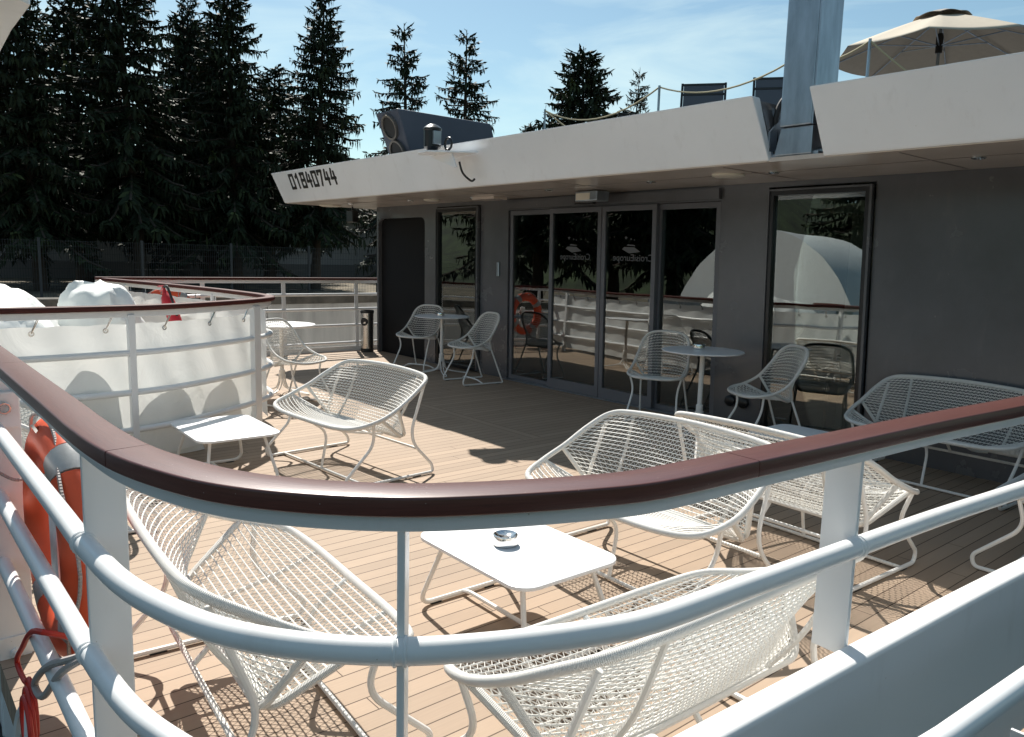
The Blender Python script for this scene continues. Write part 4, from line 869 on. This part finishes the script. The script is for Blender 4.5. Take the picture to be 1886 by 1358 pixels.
def make_bench(name='lounge_bench'):
    t = thing(name, 'x', 'bench', group='white woven lounge benches'); w = .595
    RHC = [(0, .318, .375), (.60 * w, .312, .379), (.91 * w, .262, .400), (w, .11, .444), (.99 * w, -.04, .508), (.955 * w, -.19, .595), (.87 * w, -.305, .662), (.64 * w, -.345, .686), (0, -.360, .698)]
    RH, n = woven_seat(t, RHC, 3.03, 3.83, (w - .102, -.14, .278), None, .0285, .0275, .0145, False)
    for s in (-1, 1):
        x = s * (w - .055)
        q = [(s * .88 * w, -.285, .625), (x, -.15, .27), (x, -.345, .07), (x, -.36, .014), (x, .33, .014), (x, .345, .07), (x, .13, .27), (s * .975 * w, .16, .425)]
        m = MB(); m.tube(fillet(q, .12, 6), .0105, 8); m.build('leg_frame', 'chair', t, smooth=True)
        m = MB(); m.box((x - .009, -.25, .0), (x + .009, -.19, .006)); m.build('foot_pad', 'rubber', t); m = MB(); m.box((x - .009, .19, .0), (x + .009, .25, .006)); m.build('foot_pad', 'rubber', t)
    m = MB(); x = w - .06; m.tube([(-x, .20, .016), (x, .20, .016)], .0095, 8); m.build('front_stretcher', 'cord', t, smooth=True)
    m = MB(); m.tube([(-x, -.215, .20), (x, -.215, .20)], .0095, 8); m.build('rear_stretcher', 'cord', t, smooth=True)
    m = MB(); m.tube(fillet([(0, .30, .37), (0, .15, .27), (0, .20, .02)], .08), .0095, 8); m.build('middle_leg', 'chair', t, smooth=True)
    m = MB(); m.tube([(0, -.13, .285), (0, -.215, .20)], .0095, 8); m.build('middle_strut', 'chair', t, smooth=True)
    for s in (-1, 1):
        m = MB(); m.tube(cr([(s * .30, .308, .368), (s * .29, .15, .318), (s * .27, -.12, .266)]), .0085, 6); m.build('seat_rib', 'chair', t, smooth=True)
        m = MB(); m.tube(cr([(s * .34, -.14, .286), (s * .36, -.25, .45), (s * .38, -.350, .688)]), .0095, 6); m.build('back_rib', 'wrap', t, smooth=True)
    return t
def make_chair(name='bistro_chair'):
    t = thing(name, 'x', 'chair', group='white woven bistro chairs'); w = .265
    RHC = [(0, .262, .438), (.62 * w, .245, .442), (.95 * w, .17, .458), (w, .06, .482), (.97 * w, -.06, .545), (.90 * w, -.155, .655), (.80 * w, -.225, .765), (.52 * w, -.262, .822), (0, -.272, .834)]
    woven_seat(t, RHC, 3.0, 4.15, (w - .085, -.135, .395), None, .028, .029, .0125, True)
    for s in (-1, 1):
        x = s * (w - .045)
        q = [(s * (w - .06), -.13, .41), (x + s * .015, -.265, .05), (x + s * .015, -.285, .013), (x + s * .015, .265, .013), (x + s * .015, .27, .06), (x - s * .015, .13, .31), (s * .93 * w, .14, .455)]
        m = MB(); m.tube(fillet(q, .09, 6), .0095, 8); m.build('leg_frame', 'chair', t, smooth=True)
        m = MB(); m.box((x + s * .015 - .009, -.24, 0), (x + s * .015 + .009, -.19, .005)); m.build('foot_pad', 'rubber', t); m = MB(); m.box((x + s * .015 - .009, .19, 0), (x + s * .015 + .009, .24, .005)); m.build('foot_pad', 'rubber', t)
    x = w - .03; m = MB(); m.tube(fillet([(-x, .0, .014), (-x + .08, .03, .055), (x - .08, .03, .055), (x, 0, .014)], .06), .009, 8); m.build('stretcher', 'chair', t, smooth=True)
    return t
def place(proto, used, label, x, y, rz):
    o = copy_tree(proto) if used else proto
    o['label'] = label; o.location = (x, y, 0); o.rotation_euler = (0, 0, rz); return o
bench = make_bench()
BL = [('white woven lounge bench nearest the camera behind the left bend of the railing', -2.37, .94, R(-5)),
      ('white woven lounge bench at far left mostly hidden by life ring and handrail', -4.85, .82, R(0)),
      ('white woven lounge bench beside the canvas screen facing the left coffee table', -4.887, 2.592, R(184)),
      ('white woven lounge bench behind the ashtray coffee table with its seat crossed by the handrail', -2.363, 2.826, R(179)),
      ('white woven lounge bench back to back behind another, its end by the right post', -2.125, 3.73, R(-2.5)),
      ('white woven lounge bench at lower front seen from behind through the railing', -1.335, 1.70, R(88)),
      ('white woven lounge bench in shade against the grey wall at the right', -2.15, 5.74, R(178)),
      ('white woven lounge bench cut off by the right edge of the photo', -1.05, 4.79, R(92))]
for i, (lb, x, y, a) in enumerate(BL): place(bench, i > 0, lb, x, y, a)
chair = make_chair()
CL = [('white woven bistro chair in front of the black passage, left of the far round table', -8.72, 5.72, R(204)),
      ('white woven bistro chair in side view, right of the far round table', -7.42, 5.63, R(174)),
      ('white woven bistro chair in front of the sliding doors, left of a round table', -4.66, 5.74, R(206)),
      ('white woven bistro chair before the tall right window, right of a round table', -3.52, 5.72, R(150)),
      ('sunlit white woven bistro chair standing behind the corner of the canvas enclosure', -7.22, 3.27, R(-62))]
for i, (lb, x, y, a) in enumerate(CL): place(chair, i > 0, lb, x, y, a)

def make_low_table():
    t = thing('coffee_table', 'x', 'coffee table', group='white coffee tables'); h = .342
    m = MB(); m.prism(rrect(.72, .53, .085, 6), (0, 0, .016), (0, 0, h - .016), (1, 0, 0), (0, 1, 0)); m.build('tabletop', 'table', t, bevel=.005)
    for s in (-1, 1):
        q = [(s * .25, -.17, h - .018), (s * .36, -.235, .014), (s * .36, .235, .014), (s * .25, .17, h - .018)]
        m = MB(); m.tube(fillet(q, .075, 6), .0105, 8); m.build('leg_frame', 'chair', t, smooth=True)
        m = MB(); m.box((s * .36 - .009, .12, 0), (s * .36 + .009, .17, .006)); m.build('foot_pad', 'rubber', t); m = MB(); m.box((s * .36 - .009, -.17, 0), (s * .36 + .009, -.12, .006)); m.build('foot_pad', 'rubber', t)
    m = MB(); m.tube(fillet([(-.36, 0, .016), (-.31, 0, .03), (.31, 0, .03), (.36, 0, .016)], .03), .0095, 8); m.build('stretcher', 'chair', t, smooth=True)
    return t
lt = make_low_table()
for i, (lb, x, y, a) in enumerate((('white coffee table with steel ashtray in the sun', -2.30, 1.98, R(-1)), ('white coffee table in front of the white canvas screen', -5.08, 1.80, R(-2)), ('white coffee table in blue shade before the tall window', -2.66, 4.93, R(0)))):
    place(lt, i > 0, lb, x, y, a)
def make_round_table():
    t = thing('pedestal_table', 'x', 'round table', group='round pedestal tables')
    m = MB(); m.lathe([(0, .728), (.33, .728), (.352, .733), (.355, .739), (.35, .744), (0, .745)], 48); m.build('tabletop', 'table', t, smooth=True)
    m = MB(); m.lathe([(.075, .715), (.075, .7275), (.03, .7275)], 20); m.tube([(0, 0, .20), (0, 0, .72)], .021, 14); m.build('column', 'chair', t, smooth=True)
    m = MB(); m.lathe([(.027, .16), (.031, .17), (.031, .255), (.024, .262)], 16); m.build('sleeve', 'chair', t, smooth=True)
    for k in range(4):
        a = R(45 + 90 * k); e = Vector((math.cos(a), math.sin(a), 0)); n = Vector((-e.y, e.x, 0)); P = []
        up_ = [e * .026 + Vector((0, 0, .20)), e * .035 + Vector((0, 0, .12)), e * .09 + Vector((0, 0, .05)), e * .30 + Vector((0, 0, .012))]
        A = [p + n * .017 for p in cr(up_, 5)]; tip = [e * (.30 + .02 * math.sin(q)) + n * .017 * math.cos(q) + Vector((0, 0, .012)) for q in (.5, 1.0, 1.57, 2.1, 2.6)]; B = [p - n * .017 for p in reversed(cr(up_, 5))]
        m = MB(); m.tube(A + tip + B, .0065, 6); m.build('leg', 'chair', t, smooth=True)
    return t
rt = make_round_table()
for i, (lb, x, y) in enumerate((('round white pedestal table between two chairs by the black passage', -8.18, 5.70), ('round white pedestal table between two chairs before the sliding doors', -4.10, 5.63), ('sunlit round white pedestal table peeping out behind the canvas enclosure', -7.88, 3.42))):
    place(rt, i > 0, lb, x, y, R(20 + 30 * i))
def make_ashtray():
    t = thing('ashtray', 'x', 'ashtray', group='steel ashtrays')
    m = MB(); m.lathe([(.048, 0), (.0515, .003), (.052, .036), (.050, .042), (.046, .044), (.040, .040), (.020, .030), (.016, .030), (.014, .024), (0, .022)], 36); m.build('bowl', 'chrome', t, smooth=True)
    m = MB(); m.lathe([(0, .0302), (.0158, .0302), (.0152, .0312), (0, .0312)], 20); m.box((.010, -.0045, .0305), (.026, .0045, .0345)); m.build('opening', 'rubber', t)
    return t
at_ = make_ashtray()
for i, (lb, x, y, z) in enumerate((('polished steel ashtray on the sunlit white coffee table', -2.335, 1.955, .3425), ('steel ashtray on the far round table by the black passage', -8.17, 5.67, .7455), ('steel ashtray on the round table before the sliding doors', -4.18, 5.68, .7455))):
    o = place(at_, i > 0, lb, x, y, R(200)); o.location.z = z

# ------------------------------------------------------------------ quay: fence, house, spruces
GZ = -.12
def fence():
    t = thing('mesh_fence', 'dark wire mesh fence with thin posts along the quay before the spruces', 'fence', (0, 0, 0))
    x0 = -24.0; dy = 2.55
    ys = [1.2 + dy * k for k in range(-4, 9)]
    for y in ys:
        m = MB(); m.box((x0 - .03, y - .03, GZ), (x0 + .03, y + .03, 1.72)); m.build('post', 'fence', t)
    m = MB(); y = ys[0]
    while y < ys[-1]: m.box((x0 - .003, y - .003, GZ + .05), (x0 + .003, y + .003, 1.66)); y += .06
    for z in (.1, .3, .5, .7, .9, 1.1, 1.3, 1.5, 1.64): m.box((x0 - .004, ys[0], z), (x0 + .004, ys[-1], z + .006))
    m.build('wire_panel', 'fence', t)
fence()
def house():
    t = thing('low_house', 'long low rendered house with dark windows shaded by the spruces', 'house', (-46, 20, GZ))
    m = MB(); y0, y1 = -34, 26; Z = 4.1
    m.box((-9, y0, .9), (0, y1, Z)); m.build('wall', 'house', t)
    m = MB(); m.box((-9.05, y0 - .05, 0), (.06, y1 + .05, .9)); m.build('plinth', 'plinth', t)
    m = MB(); m.hexa([(-9.8, y0 - .6, Z), (.8, y0 - .6, Z), (.8, y1 + .6, Z), (-9.8, y1 + .6, Z), (-4.7, y0 - .3, Z + 3.0), (-4.3, y0 - .3, Z + 3.0), (-4.3, y1 + .3, Z + 3.0), (-4.7, y1 + .3, Z + 3.0)]); r = m.build('roof', 'roof', t)
    m = MB()
    for k in range(11): f = k / 11; m.sweep([(.81 - 5.1 * f, y0 - .6, Z + .02 + 3.0 * f), (.81 - 5.1 * f, y1 + .6, Z + .02 + 3.0 * f)], rrect(.12, .10, .02, 1), up=(0, 0, 1))
    m.build('tile_course', 'roof', r)
    for y in (-21.5, -12.5, -5.2, 1.8, 9.4, 17):
        f = MB(); f.box((.002, y - .9, 1.8), (.05, y + .9, 3.5)); fo = f.build('window', 'house', t); m = MB(); m.box((.051, y - .8, 1.88), (.058, y + .8, 3.42)); m.build('pane', 'darkglass', fo)
        m = MB(); m.box((.002, y - 1.0, 1.70), (.16, y + 1.0, 1.79)); m.build('sill', 'white', fo)
house()

def spruce_mesh(H, Rb, seed, dens=1.0, sparse=1.0, gap0=.06):
    rnd = random.Random(seed); V = []; F = []; T = []; W = MB()
    Z3 = Vector((0, 0, 1))
    def quad(p, d, side, l, w, tone):
        n = len(V); e = p + d * l
        V.extend((tuple(p - side * w * .35), tuple(p + d * l * .45 - side * w), tuple(e), tuple(p + d * l * .5 + side * w))); F.append((n, n + 1, n + 2, n + 3)); T.append(tone)
    h = H * gap0
    while h < H - .25:
        f = h / H; nb = rnd.randint(7, 9) if f < .90 else 5
        a0 = rnd.uniform(0, 6.28)
        for k in range(nb):
            if rnd.random() > sparse: continue
            az = a0 + k / nb * 6.283 + rnd.uniform(-.35, .35); Lb = (Rb * (1 - f) ** .82 + .22) * rnd.uniform(.55, 1.22)
            out = Vector((math.cos(az), math.sin(az), 0)); sd = Vector((-out.y, out.x, 0)); p = Vector((0, 0, h + rnd.uniform(-.12, .12))) + out * .05
            el = R(22 - 44 * (1 - f) + rnd.uniform(-9, 9)); droop = (.50 - .36 * f) * rnd.uniform(.7, 1.3); st = .17 / dens; nst = max(3, int(Lb / st)); path = [p.copy()]
            for s in range(nst):
                g = s / nst; e = el - droop * math.sin(g * math.pi * .95) * .9 + .42 * max(0, g - .62) * 1.7
                dr = (out * math.cos(e) + Z3 * math.sin(e)); p = p + dr * (Lb / nst); path.append(p.copy())
                if g < .12 and f < .8: continue
                taper = .35 + .65 * math.sin(math.pi * min(1, .15 + g * .9)) ; tone = min(1, max(0, rnd.gauss(.30 + .28 * g, .18)))
                for q in (-1, 1):
                    l = (.55 * Lb * .28 + .14) * taper * rnd.uniform(.6, 1.25); d = (dr * rnd.uniform(.35, .9) + sd * q * rnd.uniform(.5, 1.0) - Z3 * rnd.uniform(.15, .65)).normalized()
                    quad(p, d, d.cross(Z3).normalized() if rnd.random() < .6 else (sd + Z3 * rnd.uniform(-1, 1)).normalized(), l, rnd.uniform(.06, .12), tone)
                    if rnd.random() < .85 * dens:   # hanging curtain twigs
                        d2 = (-Z3 + sd * q * rnd.uniform(0, .55) + out * rnd.uniform(-.2, .3)).normalized(); quad(p + sd * q * rnd.uniform(0, .16), d2, (sd + out * rnd.uniform(-1.2, 1.2)).normalized(), (.26 + .42 * (1 - f)) * rnd.uniform(.5, 1.35), rnd.uniform(.035, .08), tone * .8)
                quad(p, (dr + Z3 * rnd.uniform(-.1, .25)).normalized(), (sd + Z3 * rnd.uniform(-.6, .6)).normalized(), .36 * taper + .10, rnd.uniform(.05, .10), tone)
            W.tube([path[i] for i in range(0, len(path), max(1, len(path) // 5))], .012 + .010 * Lb, 4, cap=False)
        h += (.36 - .12 * f) * rnd.uniform(.8, 1.2) * (H / 16) ** .35
    for k in range(10): quad(Vector((0, 0, H - .9 + .09 * k)), (Vector((rnd.uniform(-1, 1), rnd.uniform(-1, 1), .7))).normalized(), Vector((rnd.uniform(-1, 1), rnd.uniform(-1, 1), 0)).normalized(), .25, .03, .5)
    W.tube([(0, 0, H * k / 8) for k in range(9)], .1, 10)
    nv = len(W.v) - 90
    for k in range(9):
        for j in range(10):
            i = nv + k * 10 + j; x, y, z = W.v[i]; s = (.26 * (H / 16) * (1 - k / 8) ** .85 + .015) / .1 * (1.25 if k == 0 else 1); W.v[i] = (x * s, y * s, z)
    me = bpy.data.meshes.new('crown'); me.from_pydata(V, [], F); me.update(); at = me.attributes.new('tone', 'FLOAT', 'FACE'); at.data.foreach_set('value', T); me.materials.append(M['needle'])
    return me, W
def spruce(proto, H, Rb, seed, dens=1.0, sparse=1.0, gap0=.06):
    me, W = spruce_mesh(H, Rb, seed, dens, sparse, gap0)
    t = thing('spruce_tree', 'x', 'tree', group='dark spruces on the quay'); o = bpy.data.objects.new('crown', me); COL.objects.link(o); o.parent = t
    W.build('trunk', 'bark', t, smooth=True); return t
def plant(t, label, px_dir, D, apex, H0, rz, width=1.0):
    """px_dir: horizontal unit direction from the camera; apex: tangent of the elevation of the tip"""
    x, y = px_dir[0] * D, px_dir[1] * D; H = 1.5 + apex * D - GZ; k = H / H0
    t.location = (x, y, GZ); t.scale = (k * width, k * width, k); t.rotation_euler = (0, R(-2.4), rz); t['label'] = label
A_ = spruce(None, 15, 3.9, 11, 1.15, .94, .20); B_ = spruce(None, 15, 4.1, 23, 1.1, .92, .23); C_ = spruce(None, 14, 3.9, 37, 1.0, .58, .05); D_ = spruce(None, 12, 4.2, 53, 1.2, 1.0, .05)
plant(A_, 'tall dark spruce whose trunk stands third from the left under the sky notch', (-.9358, .3526), 35, .3146, 15, 0, 1.0)
plant(B_, 'tallest dark spruce rising out of the top of the picture at left', (-.9675, .2530), 34, .3541, 15, 1.2, 1.0)
plant(C_, 'slim spruce with gappy upper branches left of the round navigation lamp', (-.8445, .5356), 47, .2814, 14, 0, .9)
plant(D_, 'broad topped spruce behind the roof rope and folded deckchair', (-.7067, .7076), 44, .2606, 12, 0, 1.15)
for src, H0, lb, dr, D, ap, rz, wd in (
    (A_, 15, 'dark spruce at the left edge behind the grey white moulded cover', (-.988, .1542), 33, .2906, 2.1, 1.05),
    (B_, 15, 'dark spruce with free right flank standing behind the ship number', (-.9002, .4355), 36, .304, 3.9, .92),
    (A_, 15, 'dark spruce wedged between the tallest one and the next trunk to its right', (-.9552, .2959), 41, .285, 4.4, .95),
    (B_, 15, 'dark spruce just outside the left edge, its branches reaching in', (-.9942, .1075), 36, .2755, 5.0, 1.0),
    (C_, 14, 'slim spruce directly behind the round navigation lamp', (-.8062, .5916), 47, .2712, 2.6, 1.0),
    (C_, 14, 'small narrow spruce tip right of the broad topped one', (-.67, .7423), 58, .2333, 4.1, .7),
    (D_, 12, 'low spruce tip peeping over the roof edge at the rope end', (-.7492, .6623), 50, .168, 1.0, .9),
    (B_, 15, 'second row dark spruce filling the gap between the two leftmost trunks', (-.9805, .1967), 42, .2719, 2.9, 1.45),
    (A_, 15, 'second row dark spruce between the tallest spruce and the tree left of the ship number', (-.9461, .3239), 43, .2578, .7, 1.5),
    (B_, 15, 'lower dark spruce behind the gap right above the ship number', (-.9222, .3867), 44, .2172, 4.6, 1.5)):
    plant(copy_tree(src), lb, dr, D, ap, H0, rz, wd)

for k, (src, x, y, sc_) in enumerate(((A_, -21, -14, .95), (B_, -27, -17, 1.0), (A_, -33, -15, 1.05), (B_, -24, -9, .9), (D_, -16, -21, .9))):  # unseen spruces added so the door glass mirrors something dark
    o = copy_tree(src); o.location = (x, y, GZ); o.scale = (sc_ * 1.1, sc_ * 1.1, sc_); o.rotation_euler = (0, 0, k * 1.7)
    o['label'] = ('unseen spruce added to darken the reflection in the left door leaves', 'unseen spruce added to darken the reflection behind the lettering', 'unseen spruce added to darken the reflection in the narrow left window', 'unseen spruce added to darken the reflection beside the white hood', 'low unseen spruce added to darken the reflection above the white hood')[k]
    o['group'] = 'unseen spruces added to darken the glazing'
